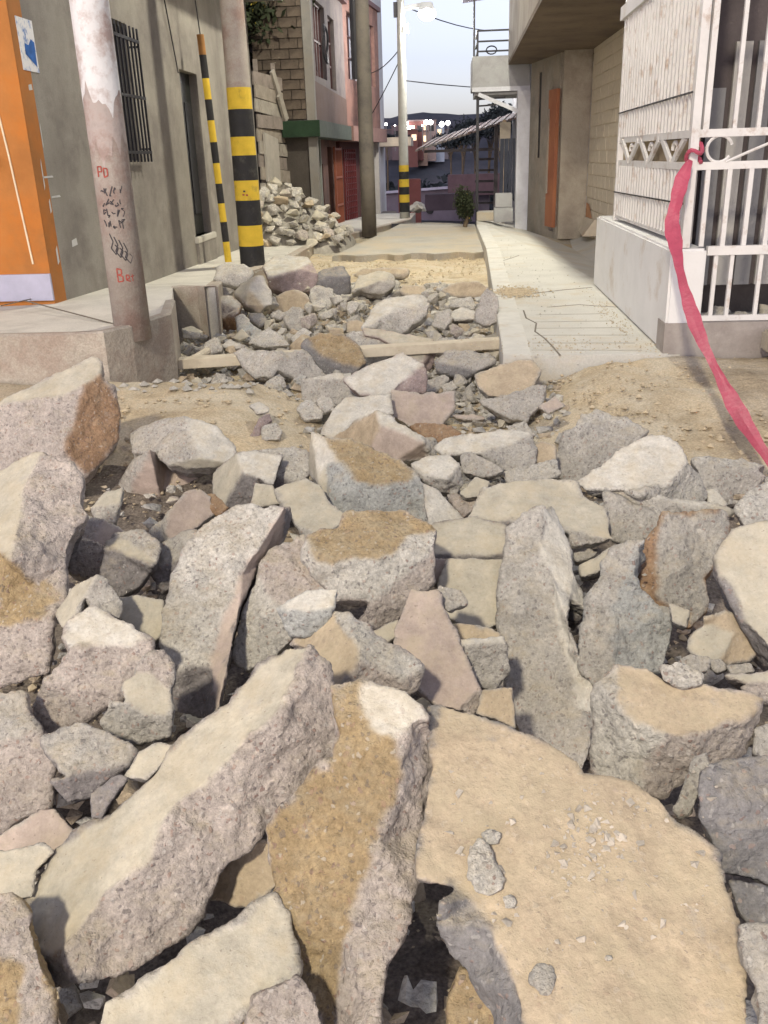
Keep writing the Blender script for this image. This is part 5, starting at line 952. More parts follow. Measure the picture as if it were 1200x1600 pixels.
MB().bar((.61, 19.3, -.1), (.61, 19.3, 2.3), .055).build('stanchion', M_iron, bh)
for z in (2.12, 2.24): MB().bar((.61, 19.3, z), (1.15, 19.3, z+.02), .03).build('cross_bar', M_iron, bh)

sh = empty('lean_to_shed', (1.2, 21.5, -.3), 'dark open lean-to shed with a slanting tin roof edge below the balcony', 'shed')
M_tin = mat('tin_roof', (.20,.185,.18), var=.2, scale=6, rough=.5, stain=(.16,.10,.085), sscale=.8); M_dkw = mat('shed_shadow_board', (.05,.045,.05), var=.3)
nrib = 22
for k in range(nrib):
    t0, t1 = k/nrib, (k+1)/nrib; a = Vector((-.72, 22.2, 1.36)).lerp(Vector((1.65, 21.0, 1.98)), t0); b = Vector((-.72, 22.2, 1.36)).lerp(Vector((1.65, 21.0, 1.98)), t1-.012)
    e = Vector((.35, 2.6, .25)); h = Vector((0, 0, .018*(1+(k % 2)))); z = Vector((0, 0, -.02))
    MB().hexa([a+z, b+z, b+e+z, a+e+z, a+h, b+h, b+e+h, a+e+h]).build('tin_sheet', M_tin, sh)
MB().box((1.18, 20.6, -.4), (1.25, 20.7, 1.9)).build('post', mat('pale_post', (.42,.33,.24), var=.2), sh); MB().box((1.02, 20.8, -.4), (1.10, 20.9, 1.8)).build('post', M_dkw, sh)
MB().bar((-.5, 22.3, 1.34), (1.1, 21.2, 1.34), .05, .06).build('beam', M_dkw, sh)
MB().box((1.12, 20.55, 1.30), (1.34, 20.6, 1.85)).build('board', mat('cream_board', (.50,.45,.36), var=.1), sh)
for k in range(5): MB().hexa([(.66, 22.5, .15+k*.24), (1.1, 22.3, .15+k*.24), (1.1, 22.4, .15+k*.24), (.66, 22.6, .15+k*.24), (.66, 22.5, .20+k*.24), (1.1, 22.3, .20+k*.24), (1.1, 22.4, .20+k*.24), (.66, 22.6, .20+k*.24)]).build('shelf_slat', M_dkw, sh)
gd = empty('dark_tarpaulin_gate', (1.35, 19.6, 0), 'ragged black tarpaulin hung beside the pale blue pillar', 'tarpaulin')
for k in range(5): x = 1.07+k*.085; MB().hexa([(x, 19.5, .38+.06*(k % 3)), (x+.07, 19.5, .30+.05*(k % 2)), (x+.07, 19.53, .30), (x, 19.53, .38), (x, 19.5, 1.52), (x+.08, 19.5, 1.52), (x+.08, 19.53, 1.52), (x, 19.53, 1.52)]).build('strip', mat('black_tarp', (.02,.025,.04), rough=.5, var=.3), gd)
cb = empty('cement_block_stack', (1.1, 18.6, -.02), 'stack of two grey cement blocks on the pavement below the balcony', 'blocks')
MB().box((.92, 18.4, 0), (1.28, 18.7, .27)).build('block', M_bal, cb, bevel=.01); MB().box((.94, 18.42, .275), (1.26, 18.7, .53)).build('block', M_bal, cb, bevel=.01)
tag(MB().box((.60, 18.9, 0), (1.02, 19.6, .16)).build('doorstep', M_slabt, None, bevel=.01), 'low pale concrete step on the pavement beside the stack of cement blocks', 'step')
leafy_tree((.36, 18.85, -.1), .36, .19, .34, 3000, 'small dark bushy plant standing at the end of the street', 31, leaf=.035, name='bush', cat='bush', trunk_r=.05, extra=.01, m=M_leafd)

# ---------------------------------------------------------------- white caged porch on the right
pc = empty('caged_porch', (1.9, 7, 0), 'white barred porch cage with scroll frieze on a low white wall at the right corner', 'porch')
M_w = mat('white_paint', (.72,.72,.70), var=.06, scale=3, bump=.08, bscale=60, stain=(.56,.50,.42), sscale=2.2, sthr=.61, rough=.7)
M_wb = mat('white_metal', (.66,.65,.62), var=.08, scale=6, bump=.05, rough=.5, stain=(.42,.33,.26), sscale=7, sthr=.60)
M_shw = mat('white_sheet', (.44,.43,.41), var=.06, scale=3, bump=.03, rough=.5, stain=(.46,.40,.32), sscale=3, sthr=.62)
MB().prism([(1.41, 5.95), (1.63, 5.95), (1.63, 9.3), (1.46, 9.3)], .001, .655).build('low_wall', M_w, pc, bevel=.015)
MB().box((1.405, 5.94, -.3), (2.9, 6.15, .195)).build('footing', mat('grey_footing', (.34,.31,.28), var=.12, stain=(.26,.23,.21), sscale=2), pc)
X0, Y0 = 1.50, 6.0
def rail(z, y1=8.6, s=.03, h=None):
    return MB().bar((X0, Y0, z), (X0+.02, y1, z), s, h or s).bar((X0, Y0, z), (2.9, Y0, z), s, h or s)
for z, h in ((1.14, .045), (1.325, .045), (2.28, .06)): rail(z, h=h).build('rail', M_wb, pc)
MB().bar((X0+.01, Y0+.05, .70), (X0+.02, 8.6, .70), .03).build('rail', M_wb, pc)
MB().bar((1.64, Y0, .638), (2.9, Y0, .638), .045, .055).build('rail', M_wb, pc); MB().bar((1.64, Y0, .215), (2.9, Y0, .215), .03, .035).build('rail', M_wb, pc)
for (a, b) in ((X0, Y0), (X0+.02, 8.6)): MB().bar((a, b, .66), (a, b, 3.2), .05).build('corner_post', M_wb, pc)
MB().bar((X0+.06, Y0, 1.33), (X0+.06, Y0, 3.2), .035).build('corner_post', M_wb, pc)
ns = 24
for k in range(ns):     # dense uprights of the side grille
    y = 6.1+k*(2.46/ns); MB().box((X0-.008, y-.016, .71), (X0+.014, y+.016, 1.12)).build('side_bar', M_wb, pc); MB().box((X0-.008, y-.016, 1.345), (X0+.014, y+.016, 3.2)).build('side_bar', M_wb, pc)
MB().box((X0+.05, 6.08, .68), (X0+.06, 8.6, 1.12)).build('backing_sheet', M_shw, pc); MB().box((X0+.05, 6.08, 1.34), (X0+.06, 8.6, 3.2)).build('backing_sheet', M_shw, pc)
for z in (1.56, .92): MB().bar((X0-.015, 6.05, z), (X0-.01, 8.6, z-.02), .01).build('tie_wire', M_iron, pc)
# frieze of scrolls along the side
for k in range(3):
    y = 6.35+k*.75
    for s in (0, 1):
        ya = y+s*.36; pts = [(X0, ya, 1.16), (X0, ya+(.17 if s == 0 else -.17)+.17*s*2, 1.31)]
        MB().bar((X0, ya-.14, 1.31 if s == 0 else 1.16), (X0, ya+.16, 1.16 if s == 0 else 1.31), .02, .045).build('frieze_bar', M_wb, pc)
    MB().tube([(X0+.01, y+.17+.06*math.cos(t), 1.235+.05*math.sin(t)) for t in [i*.6 for i in range(9)]], .012, 6).build('scroll', M_wb, pc)
MB().box((X0+.055, 6.1, 1.16), (X0+.065, 8.6, 1.30)).build('frieze_backing', mat('tan_backing', (.42,.34,.22), var=.15), pc)
# front bars and scroll
for k, x in enumerate((1.73, 1.87, 2.01, 2.15, 2.29, 2.43, 2.57)):
    MB().box((x-.012, Y0-.012, 1.345), (x+.012, Y0+.012, 3.2)).build('front_bar', M_wb, pc)
for k, x in enumerate((1.60, 1.73, 1.86, 1.99, 2.12, 2.25, 2.38, 2.51)): MB().box((x-.014, Y0-.012, .665), (x+.014, Y0+.012, 1.12)).build('front_bar', M_wb, pc)
for k, x in enumerate((1.70, 1.80, 1.98, 2.11, 2.24, 2.37, 2.5)): MB().box((x-.012, Y0-.012, .23), (x+.012, Y0+.012, .61)).build('front_bar', M_wb, pc)
cx_ = 1.655
MB().tube([(cx_+.075*math.cos(t)*(1+.0*t), Y0, 1.235+.075*math.sin(t)) for t in [.3+i*.3 for i in range(19)]], .010, 6).build('scroll', M_wb, pc)
MB().tube([(1.70, Y0-.01, 1.16), (1.82, Y0-.01, 1.21), (2.05, Y0-.01, 1.30)], .009, 6).build('scroll', M_wb, pc)
MB().hexa([(X0-.03, 5.93, 2.30), (X0+.02, 5.93, 2.30), (X0+.03, 8.7, 2.26), (X0-.03, 8.7, 2.26), (X0-.03, 5.93, 2.40), (X0+.02, 5.93, 2.40), (X0+.03, 8.7, 2.36), (X0-.03, 8.7, 2.36)]).build('gutter', M_w, pc)
MB().box((1.55, 5.9, 3.2), (3.2, 9.2, 3.3)).build('roof', M_w, pc)
# inside: grey metal door, dark room
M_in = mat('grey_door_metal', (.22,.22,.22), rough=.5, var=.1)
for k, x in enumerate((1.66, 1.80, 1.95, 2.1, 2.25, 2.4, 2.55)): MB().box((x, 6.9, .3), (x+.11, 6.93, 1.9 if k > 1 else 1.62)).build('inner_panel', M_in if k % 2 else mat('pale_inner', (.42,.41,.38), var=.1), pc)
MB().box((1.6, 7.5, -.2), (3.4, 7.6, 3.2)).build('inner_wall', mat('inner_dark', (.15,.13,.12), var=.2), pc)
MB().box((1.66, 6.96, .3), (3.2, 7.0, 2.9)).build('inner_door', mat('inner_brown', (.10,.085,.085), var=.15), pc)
for k in range(6): stone('yard_stone', k, (1.75+.17*k, 6.45+.1*(k % 2), .12), .26, 'grey stone lying on the ground inside the porch cage', 'stones inside the porch cage')
tag(MB().prism([(1.95, 5.35), (2.4, 5.35), (2.4, 5.75), (1.93, 5.72)], -.2, -.02).build('kerb_stone', M_slabt, None, bevel=.015), 'pale squared block beside the porch footing at the right edge', 'block')
tag(MB().prism([(2.0, 5.5), (2.5, 5.5), (2.5, 5.9), (2.0, 5.88)], .03, .16).build('cement_slab', M_slabt, None, bevel=.015), 'grey slab leaning on the porch footing at the right edge', 'slab')

# red plastic tape tied to the porch corner
tp = [(1079, 250, 5.90, 10, .3), (1066, 280, 5.86, 26, .6), (1056, 318, 5.80, 38, .9), (1050, 350, 5.74, 30, .4), (1056, 385, 5.62, 27, .2), (1064, 430, 5.42, 27, .2), (1078, 480, 5.18, 26, .1), (1096, 530, 4.92, 26, 0), (1120, 580, 4.64, 27, -.1), (1146, 630, 4.36, 30, -.1), (1176, 680, 4.08, 32, -.1), (1215, 735, 3.8, 32, 0), (1265, 790, 3.5, 30, 0)]
vs = []; N_ = 5
def cr_(a, b, c, d, t): return .5*((2*b)+(-a+c)*t+(2*a-5*b+4*c-d)*t*t+(-a+3*b-3*c+d)*t**3)
pp = []
for i in range(len(tp)-1):
    q = [tp[max(0, i-1)], tp[i], tp[i+1], tp[min(len(tp)-1, i+2)]]
    for s in range(6): pp.append([cr_(*[w[k] for w in q], s/6) for k in range(5)])
fs = []
for i, (x, y, yy, w, tw) in enumerate(pp):
    j = min(i+1, len(pp)-1); dx, dy = (pp[j][0]-pp[j-1][0], pp[j][1]-pp[j-1][1]); l = math.hypot(dx, dy); nx, ny = -dy/l, dx/l
    for k in range(N_):
        u = (k/(N_-1)-.5); fold = .03*abs(u-.12*math.sin(i*.21))*math.sin(i*.33+1)+.05*tw*u; wob = 1+.06*math.sin(i*1.7+k)
        w_ = w*(.70+.2*math.sin(i*.37)); p = Y(x+nx*w_*u*wob, y+ny*w_*u*wob, yy+fold); vs.append(p)
for i in range(len(pp)-1):
    for k in range(N_-1): fs.append((i*N_+k, i*N_+k+1, (i+1)*N_+k+1, (i+1)*N_+k))
tm = mat('red_plastic', (.42,.07,.115), rough=.55, var=.12, scale=12, bump=.35, bscale=30, stain=(.45,.07,.12), sscale=9, sthr=.6, spec=.5)
tape = MB().add(vs, fs).build('warning_tape', tm, None); tape.modifiers.new('t', 'SOLIDIFY').thickness = .0015
tag(tape, 'pinkish red plastic tape tied to the white porch corner, sagging to the right edge', 'tape')

# ---------------------------------------------------------------- planks across the trench
M_plank = mat('new_plank', (.60,.54,.42), var=.1, scale=5, bump=.2, bscale=30, stain=(.48,.42,.32), sscale=3)
a, b = Z(277, 563, -.11), Z(784, 531, -.07); d = (b-a).normalized(); n = Vector((-d.y, d.x, 0))*.13
tag(MB().hexa([a-Vector((0,0,.07)), b-Vector((0,0,.07)), b+n-Vector((0,0,.07)), a+n-Vector((0,0,.07)), a, b, b+n, a+n]).build('plank', M_plank, None, bevel=.004), 'long pale timber plank laid across the trench from kerb to right pavement', 'plank')
e = Z(302, 563, -.14); tag(MB().tube([e+Vector((0, -.01, 0)), e+Vector((.03, .35, 0))], .035, 12).build('round_stake', M_plank, None), 'end of a small round wooden stake under the left end of the plank', 'stake')

# ---------------------------------------------------------------- small rubble: individual stones in the trench, gravel as stuff
fr_ = random.Random(77); pts = []
def far_enough(p, d):
    return all((p[0]-q[0])**2+(p[1]-q[1])**2 > d*d for q in pts)
n_ = 0
n_try = 0
while n_ < 185 and n_try < 9000:
    x, y = fr_.uniform(-2.25, .38), fr_.uniform(4.2, 11.2)
    if y < 5.9 and x < -.75: continue
    s = fr_.uniform(.10, .26)*(1 if y > 6.2 else .6)
    if not far_enough((x, y), s*.55): continue
    if hides_landmark((x, y, gz(x, y)+s*.5)): n_try += 1; continue
    pts.append((x, y)); z = gz(x, y)+s*.22+(.13*fr_.random() if y > 6.5 else .02)
    own_label(stone('rubble_stone', n_, (x, y, z), s, 'small stone', 'small stones in the trench'), n_); n_ += 1
# stones filling the deep gaps between the near pieces
n_ = 0
while n_ < 55:
    x, y = fr_.uniform(-1.6, 1.7), fr_.uniform(.75, 4.3); s = fr_.uniform(.10, .20)
    if not far_enough((x, y), s*.9): continue
    pts.append((x, y)); own_label(stone('rubble_stone', n_+3, (x, y, gz(x, y)+s*.15), s, 'small stone', 'small stones deep in the gaps'), n_+3, 'sunken'); n_ += 1
# a few pieces beyond the frame edges
for k in range(14):
    sd_ = -1 if k % 2 else 1; x, y = sd_*fr_.uniform(1.5, 2.8), fr_.uniform(-1.5, 3.6)
    if sd_ > 0: x += .3
    stone('rubble_stone', k, (x-.0, y, gz(x, y)+.05), fr_.uniform(.2, .34), 'broken concrete piece in the rubble outside the picture', 'rubble beside the picture')
def gravel(name, n, region, smin, smax, m, seed, lift=0.0, dens=None):
    r = np.random.RandomState(seed); mb_v = []; mb_f = []; k = 0
    oct_ = np.array([(1, 0, 0), (-1, 0, 0), (0, 1, 0), (0, -1, 0), (0, 0, 1), (0, 0, -1)], float); of = [(0, 2, 4), (2, 1, 4), (1, 3, 4), (3, 0, 4), (2, 0, 5), (1, 2, 5), (3, 1, 5), (0, 3, 5)]
    while k < n:
        x = r.uniform(region[0], region[1]); y = r.uniform(region[2], region[3])
        if dens and r.rand() > dens(x, y): continue
        s = smin+(smax-smin)*r.rand()**3; v = oct_*s*r.uniform(.6, 1.2, (6, 1))*np.array([1, .9, .6]); a = r.uniform(0, 6.28)
        v = v@np.array([[math.cos(a), math.sin(a), 0], [-math.sin(a), math.cos(a), 0], [0, 0, 1]]); v += np.array([x, y, gz(x, y)+s*.3+lift])
        mb_v.append(v); mb_f += [(i+6*k, j+6*k, l+6*k) for i, j, l in of]; k += 1
    me = bpy.data.meshes.new(name); me.from_pydata(np.concatenate(mb_v).tolist(), [], mb_f); me.materials.append(m)
    o = bpy.data.objects.new(name, me); col.objects.link(o); return tag(o, kind='stuff')
def loose_rubble(name, n, reg, smin, smax, seed, lift=.02):
    r = random.Random(seed); mb = MB()
    for k in range(n):
        x, y = r.uniform(reg[0], reg[1]), r.uniform(reg[2], reg[3]); s = smin+(smax-smin)*r.random()**1.6; b2 = bmesh.new(); lf = lift*r.random()
        for _ in range(9):
            v = Vector((r.gauss(0, 1), r.gauss(0, 1), r.gauss(0, .8))).normalized()*s*r.uniform(.8, 1.1); b2.verts.new((v.x+x, v.y*.85+y, v.z*.75+gz(x, y)+s*.35+lf))
        bmesh.ops.convex_hull(b2, input=b2.verts); b2.verts.index_update(); mb.add([v.co[:] for v in b2.verts], [[v.index for v in f.verts] for f in b2.faces], k % 3); b2.free()
    return tag(mb.build(name, [mat('loose_grey', (.40,.39,.36), var=.3, scale=20, bump=.8, bscale=60), mat('loose_pale', (.52,.50,.44), var=.2, scale=20, bump=.7, bscale=60), mat('loose_tan', (.42,.35,.26), var=.3, scale=20, bump=.7, bscale=60)], None), kind='stuff')
loose_rubble('loose_rubble', 1500, (-2.35, .42, 6.0, 11.6), .015, .075, 5, .06)
loose_rubble('loose_rubble', 500, (-.8, .7, 3.6, 6.0), .012, .05, 6)
loose_rubble('loose_rubble', 2000, (-1.9, 2.0, .6, 4.0), .012, .06, 7, .10)
M_g1 = mat('grey_chips', (.42,.40,.35), var=.3, scale=15, bump=.4); M_g2 = mat('tan_chips', (.50,.42,.29), var=.3, scale=15, bump=.4)
gravel('gravel', 15000, (-2.4, .40, 5.3, 11.6), .006, .045, M_g1, 1, dens=lambda x, y: .25 if (x < -.8 and y < 5.9) else 1)
gravel('gravel', 6000, (-2.2, 2.2, .6, 5.3), .004, .03, M_g2, 2)
gravel('gravel', 2200, (-2.2, .5, 11.3, 14.2), .006, .025, M_g2, 3)
gravel('gravel', 900, (.45, 2.3, 4.0, 5.9), .004, .022, M_g2, 4)
def spill(n, cx, cy, rx, ry, z, smin, smax, m, seed, name='sand_spill'):
    r = random.Random(seed); mb = MB(); O = [(1, 0, 0), (-1, 0, 0), (0, 1, 0), (0, -1, 0), (0, 0, 1), (0, 0, -.4)]; FO = [(0, 2, 4), (2, 1, 4), (1, 3, 4), (3, 0, 4), (2, 0, 5), (1, 2, 5), (3, 1, 5), (0, 3, 5)]
    for _ in range(n):
        x, y = cx+r.gauss(0, rx), cy+r.gauss(0, ry); s_ = smin+(smax-smin)*r.random()**3; mb.add([(x+a*s_*r.uniform(.6, 1.2), y+b*s_*r.uniform(.6, 1.2), z+c*s_*.7) for a, b, c in O], FO)
    return tag(mb.build(name, m, None), kind='stuff')
q_ = Z(806, 458); spill(1800, q_.x, q_.y, .10, .16, .012, .003, .018, M_g2, 1)
spill(500, .75, 6.25, .35, .16, .004, .002, .010, M_g2, 2); spill(500, 1.32, 7.2, .05, .8, .004, .002, .010, M_g2, 3); spill(500, .75, 10, .25, 2.5, .004, .002, .010, M_g1, 4)
spill(400, -2.3, 11.5, .3, 1.2, .0, .004, .02, M_g1, 5)
# knot of the tape round the corner post
kn = MB(); kv = [Vector((1.50+.045*math.cos(t), 5.97+.05*math.sin(t), 1.16+.02*math.sin(2*t)+.006*i)) for i, t in enumerate([k*.45 for k in range(18)])]; kn.tube(kv, .013, 6)
kn.build('knot', tm, tape)
# crumbs lying on the broad tan slab
mb = MB(); rr = random.Random(9)
def slab_pt(px, py):
    dg = bpy.context.evaluated_depsgraph_get(); r = ray(px, py).normalized(); h = sc.ray_cast(dg, CAM, r); return h[1] if h[0] else None
bpy.context.view_layer.update()
sp_ = []
for _ in range(300):
    if rr.random() < .45: px, py = rr.gauss(920, 28), rr.gauss(1310, 42)
    else: px, py = rr.uniform(700, 1120), rr.uniform(1180, 1590)
    sp_.append((px, py))
verts = [];
for px, py in sp_:
    p = slab_pt(px, py)
    if p is None or p.z < .0: continue
    s = rr.uniform(.0015, .0065) if rr.random() < .85 else .011; q = [p+Vector((rr.gauss(0, 1), rr.gauss(0, 1), rr.gauss(.3, .6))).normalized()*s for _ in range(7)]
    b2 = bmesh.new(); [b2.verts.new(v) for v in q]; h = bmesh.ops.convex_hull(b2, input=b2.verts); b2.verts.index_update(); mb.add([v.co[:] for v in b2.verts], [[v.index for v in f.verts] for f in b2.faces]); b2.free()
tag(mb.build('concrete_crumbs', mat('dusty_crumbs', (.44,.40,.34), var=.3, scale=15, bump=.3), None), kind='stuff')
# ---------------------------------------------------------------- beyond the street end: road, wall, valley, opposite hill
M_hill = mat('haze_tinted_hillside', (.04,.045,.06), var=.5, scale=.15, bump=.6, bscale=1.2, stain=(.075,.07,.085), sscale=.08)  # bluish lift in the colour stands in for distance haze
def hz(x, y):
    r = math.hypot(x*.6, y)
    if r < 62: return -2.2
    if r < 85: return -2.2-5*smst(62, 85, r)
    return -7.2+14.2*smst(85, 170, r)+.8*math.sin(x*.05+1)*smst(120, 170, r)
xs = np.concatenate([np.linspace(-400, -70, 12), np.arange(-64, 65, 4.), np.linspace(70, 400, 12)]); ys = np.concatenate([np.arange(52, 175, 3.), np.array([185, 200, 250, 320, 400])])
vs = [(x, y, hz(x, y)+(.7*math.sin(x*.31+y*.13)*math.sin(y*.27) if y > 75 else -.2)) for y in ys for x in xs]; nx = len(xs)
fs = [(j*nx+i, j*nx+i+1, (j+1)*nx+i+1, (j+1)*nx+i) for j in range(len(ys)-1) for i in range(nx-1)]
tag(MB().add(vs, fs).build('hill', M_hill, None, smooth=True), kind='structure')
gp = [(-400, -60, -.6), (400, -60, -.6), (400, 62, -2.6), (-400, 62, -2.6)]
tag(MB().add(gp, [(0, 1, 2, 3)]).build('outer_ground', M_hill, None), kind='structure')
# foliage mass on the slope
def scatter(name, n, reg, size, m, seed):
    r = np.random.RandomState(seed); x = r.uniform(reg[0], reg[1], n); y = r.uniform(reg[2], reg[3], n)
    c = np.column_stack([x, y, [hz(a, b) for a, b in zip(x, y)]]); c[:, 2] += r.uniform(0, 1.8, n)
    c += np.column_stack([fbm(c*.2, 2, 3), fbm(c*.2+9, 2, 3), .8*fbm(c*.25+20, 2, 3)])
    a = r.normal(size=(n, 3)); a /= np.linalg.norm(a, axis=1)[:, None]; b = np.cross(a, r.normal(size=(n, 3))); b /= np.linalg.norm(b, axis=1)[:, None]; s = size*r.uniform(.4, 1.3, (n, 1))
    V = np.stack([c-a*s, c+b*s*.6, c+a*s, c-b*s*.6], 1).reshape(-1, 3); f = np.arange(n*4).reshape(-1, 4)
    me = bpy.data.meshes.new(name); me.from_pydata(V.tolist(), [], f.tolist()); me.materials.append(m); o = bpy.data.objects.new(name, me); col.objects.link(o); return tag(o, kind='stuff')
scatter('hillside_bushes', 26000, (-60, 60, 66, 116), .6, mat('hill_leaves', (.03,.038,.042), var=.5, scale=.4, bump=0), 5)
for k, (px, py, yy, rx, rz, h) in enumerate(((722, 214, 62, .8, .6, 3), (742, 202, 64, 1.1, .7, 3), (764, 196, 66, 1.2, .7, 3), (704, 222, 80, 1.2, .6, 3), (784, 190, 60, 1.1, .9, 3), (604, 218, 100, .9, .4, 3))):
    p = Y(px, py, yy); leafy_tree((p.x, p.y, p.z-5), 5, rx, rz, 1500, ['dark spreading tree on the skyline beneath the balcony, left of the group', 'dark wide crowned tree on the skyline in the middle of the group', 'tall dark tree on the skyline just left of the hanging tarpaulin', 'low dark tree among the far houses on the ridge', 'dark tree behind the iron post under the balcony', 'small dark tree on the ridge beside the salmon house', 'low bushy tree on the ridge right of the lamp pole'][k], 40+k, leaf=.16, group='trees on the skyline', trunk_r=.12, m=MATS['hill_leaves'], spread=.6)
# far houses on the ridge
def far_house(px, py, yy, w, h, c, label, k):
    p = Y(px, py, yy); e = empty('ridge_house', (p.x, p.y, p.z), label, 'house', 'far houses on the ridge')
    m = mat('ridge_%d' % k, c, var=.15, scale=1, bump=0); MB().box((p.x-w/2, p.y, p.z-3), (p.x+w/2, p.y+3, p.z+h)).build('wall', m, e)
    MB().box((p.x-w/2-.1, p.y-.15, p.z+h), (p.x+w/2+.1, p.y+3.1, p.z+h+.15)).build('roof', mat('ridge_roof', (.16,.12,.12), var=.2, bump=0), e)
    for q in range(2):
        wx = p.x+w*(-.25+.5*q); MB().box((wx-.3, p.y-.05, p.z+h-1.2), (wx+.3, p.y-.02, p.z+h-.5)).build('window', mat('lit_far_window', (.9, .7, .4), emit=((1, .75, .5), .5), bump=0) if (k+q) % 2 else M_dark, e)
hs = [(642, 222, 1.6, 1.3, (.17,.075,.065), 'far red brick house on the ridge nearest the lamp pole'), (650, 212, 1.8, 1.6, (.14,.06,.055), 'far dark red house above the red brick house on the ridge'), (659, 221, 1.4, 1.1, (.30,.21,.17), 'far orange pink house on the ridge right of the red ones'),
      (668, 214, 2.2, 1.8, (.26,.20,.19), 'far pinkish house on the ridge under the pair of lights'), (680, 216, 2.4, 1.5, (.30,.34,.42), 'far grey blue house at the middle of the ridge'), (690, 220, 1.8, 1.2, (.25,.22,.24), 'far dark grey house right of the grey blue house'),
      (626, 214, 2.4, 1.2, (.16,.12,.13), 'far dark house left of the lamp pole on the ridge'), (612, 218, 2.6, 1.1, (.12,.10,.11), 'far long dark house beside the salmon house'), (672, 228, 2.2, 1.0, (.18,.30,.36), 'far teal house lower on the slope'), (655, 230, 1.4, .9, (.25,.13,.10), 'far small orange house lowest on the slope')]
for k, (px, py, w, h, c, l) in enumerate(hs): far_house(px, py-1, 121+k*1.7, w, h, c, l, k)
M_fl = mat('far_lamp_glow', (1, 1, 1), emit=((1, .97, .93), 14), var=0, bump=0); M_fp = mat('far_lamp_pole', (.2, .2, .2))
for k, (px, py, r) in enumerate(((603, 194, .20), (635, 193, .34), (639, 200, .30), (666, 191, .36), (673, 191, .34), (690, 194, .38), (700, 192, .32), (736, 198, .42), (784, 184, .40), (783, 199, .2), (617, 196, .1), (660, 196, .12))):
    p = Y(px, py, 122); e = empty('distant_street_lamp', (p.x, p.y, p.z-2), 'tiny glowing street lamp far off on the ridge skyline', 'street lamp', 'lamps on the far ridge')
    MB().bar((p.x, p.y, p.z-3), (p.x, p.y, p.z), .1).build('pole', M_fp, e)
    bm = bmesh.new(); bmesh.ops.create_icosphere(bm, subdivisions=2, radius=r*.8); me = bpy.data.meshes.new('lamp'); bm.to_mesh(me); bm.free(); me.materials.append(M_fl)
    o = bpy.data.objects.new('lamp', me); col.objects.link(o); o.parent = e; o.location = (0, 0, 2)
# wall along the lower road, car, tin roofs
p0, p1 = Y(596, 303, 48), Y(765, 290, 44)
tag(MB().hexa([p0+Vector((0, 0, -1.2)), p1+Vector((0, 0, -1.6)), p1+Vector((0, .3, -1.6)), p0+Vector((0, .3, -1.2)), p0, p1, p1+Vector((0, .3, 0)), p0+Vector((0, .3, 0))]).build('roadside_wall', mat('lilac_wall', (.17,.14,.17), var=.2, scale=1), None), 'long low lilac wall along the lower road beyond the street end', 'wall')
q0, q1 = p0+Vector((0, -.1, .06)), p1+Vector((0, -.1, .06)); tag(MB().bar(q0, q1, .6, .12).build('wall_coping', mat('pale_lilac', (.42,.40,.48), var=.1), bpy.data.objects['roadside_wall']))
q = Y(688, 334, 46); car = empty('parked_car', (q.x, q.y, q.z), 'dark red car parked on the lower road beyond the street end', 'car')
zc = q.z; prof = [(-1.9, .25), (-1.9, .62), (-1.5, .78), (-.95, .84), (-.45, 1.22), (.6, 1.24), (1.15, .9), (1.8, .78), (1.95, .55), (1.95, .25)]
mb = MB(); n = len(prof); v = [(q.x+a*.40, q.y-.0, zc+b*.7) for a, b in prof]+[(q.x+a*.40, q.y+1.6, zc+b*.7) for a, b in prof]; mb.add(v, [list(range(n)), list(range(n, 2*n))[::-1]]+[(i, (i+1) % n, n+(i+1) % n, n+i) for i in range(n)])
mb.build('body', mat('red_car_paint', (.14,.015,.02), rough=.4, var=.05, bump=0), car, bevel=.03)
MB().hexa([(q.x-.34, q.y-.01, zc+.60), (q.x+.38, q.y-.01, zc+.60), (q.x+.38, q.y+.01, zc+.60), (q.x-.34, q.y+.01, zc+.60), (q.x-.16, q.y-.01, zc+.83), (q.x+.22, q.y-.01, zc+.83), (q.x+.22, q.y+.01, zc+.83), (q.x-.16, q.y+.01, zc+.83)]).build('side_window', M_dark, car)
for s in (-.5, .5): MB().tube([(q.x+s, q.y-.02, zc+.2), (q.x+s, q.y+.2, zc+.2)], .2, 16).build('wheel', M_dark, car)
MB().box((q.x+.70, q.y+.1, zc+.38), (q.x+.79, q.y+.4, zc+.47)).build('headlight', mat('car_light', (.8,.7,.5)), car)
for k, (px, py, yy, w, h, c, nm, l) in enumerate(((640, 322, 30, .7, 1.0, (.20,.07,.065), 'brick_pier', 'small red pier behind the banded lamp pole at the street end'), (705, 305, 40, 2.2, .25, (.07,.05,.06), 'tin_shelter', 'low dark purple tin shelter on the lower road'), (745, 283, 43, 2.6, .5, (.13,.08,.09), 'tin_shelter', 'low reddish tin shelter near the lilac wall by the iron post'))):
    p = Y(px, py, yy); tag(MB().box((p.x-w/2, p.y, p.z-.6), (p.x+w/2, p.y+.8, p.z+h-.2)).build(nm, mat('lower_%d' % k, c, var=.2, scale=2), None, bevel=.02), l, 'pier' if k == 0 else 'shelter')
# heap of rubble beside the banded lamp pole
for k, (px, py) in enumerate(((645, 328), (652, 324), (660, 327), (654, 331))):
    p = Z(px, py, -.15); stone('rubble_stone', k, (p.x, p.y, -.1), .42, 'pale stone in the little heap beside the distant banded lamp pole', 'little heap by the lamp pole')
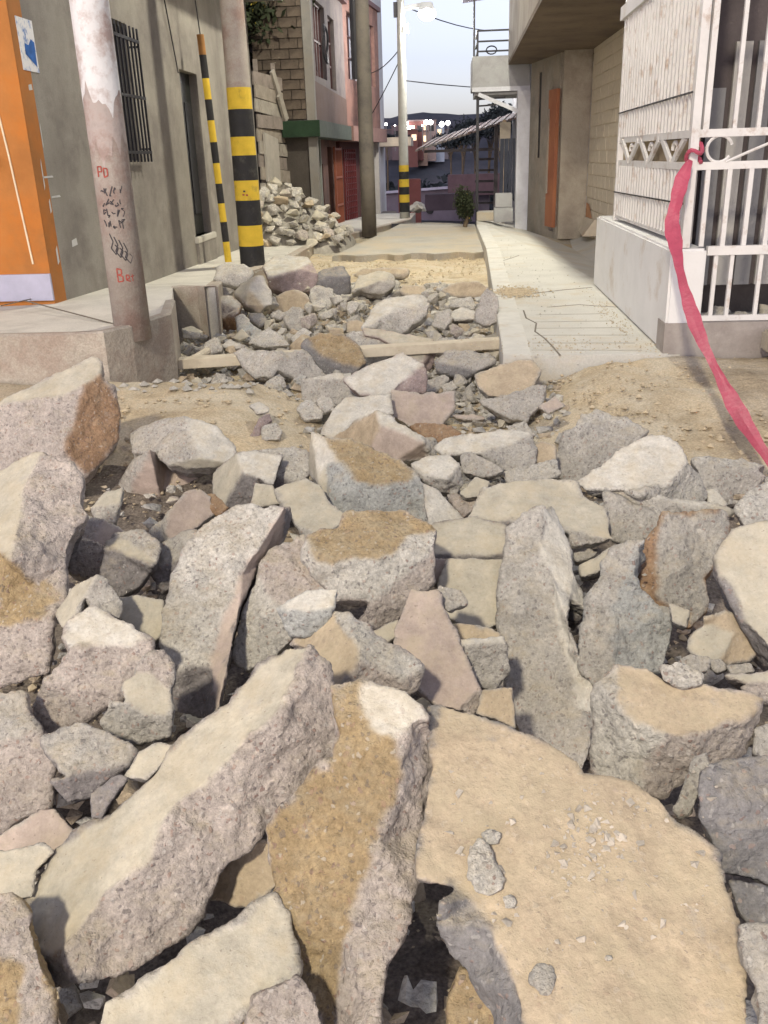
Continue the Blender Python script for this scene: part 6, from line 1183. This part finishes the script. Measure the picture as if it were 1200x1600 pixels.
# overhead cables
M_cab = mat('cable_black', (.03,.03,.035), bump=0)
def cable(p, q, sag, label, r=.012):
    P = [Vector(p).lerp(Vector(q), t/16)-Vector((0, 0, sag*4*(t/16)*(1-t/16))) for t in range(17)]; tag(MB().tube(P, r, 5).build('power_cable', M_cab, None), label, 'cable')
cable((fx, fy, 4.45), (6, 60, 9), .8, 'thin cable running from the lit lamp pole down to the right over the valley', .015)
cable((fx, fy, 3.6), (-2.0, 26.0, 3.3), .1, 'thin cable from the lit lamp pole to the salmon house window')
cable((fx, fy, 3.4), (-2.3, 26.3, 1.9), .05, 'thin cable slanting from the lit lamp pole to the salmon house ledge')
cable((pm.x, pm.y, 7.5), (fx, fy, 4.55), .4, 'cable from the dark weathered pole to the lit lamp pole')
cable((fx, fy, 2.9), (12, 60, 6.5), .8, 'lowest thin cable crossing the sky right of the lit lamp pole', .013)
cable((-3.3, 11.5, 3.9), (-3.33, 12.2, 2.3), .0, 'thin wire hanging down the grey wall above the dark door', .008)
# the street lamp behind the photographer, and the lamp carried by the thick striped pole above the picture
L3 = LAMP_B; e = empty('street_lamp', (L3[0]-1.2, L3[1]-.5, -.4), 'street lamp behind the photographer to the left', 'street lamp', 'street lamps')
MB().tube([(L3[0]-1.2, L3[1]-.5, -.4), (L3[0]-1.2, L3[1]-.5, L3[2]+.2)], [.14, .09], 14).build('pole', M_pole, e)
MB().bar((L3[0]-1.2, L3[1]-.5, L3[2]+.15), (L3[0], L3[1], L3[2]+.25), .06).build('arm', MATS['grey_metal'], e); MB().box((L3[0]-.2, L3[1]-.2, L3[2]+.18), (L3[0]+.2, L3[1]+.2, L3[2]+.3)).build('lamp_head', MATS['grey_metal'], e, bevel=.02)
a3 = MB().tube([(P2.x, y2, 7.3), (P2.x*.5+LAMP_A[0]*.5, y2*.5+LAMP_A[1]*.5, 7.6), (LAMP_A[0], LAMP_A[1], 7.5)], .035, 8).build('lamp_arm', MATS['grey_metal'], pole2)
MB().box((LAMP_A[0]-.18, LAMP_A[1]-.18, 7.38), (LAMP_A[0]+.18, LAMP_A[1]+.18, 7.5)).build('lamp_head', MATS['grey_metal'], pole2, bevel=.02)
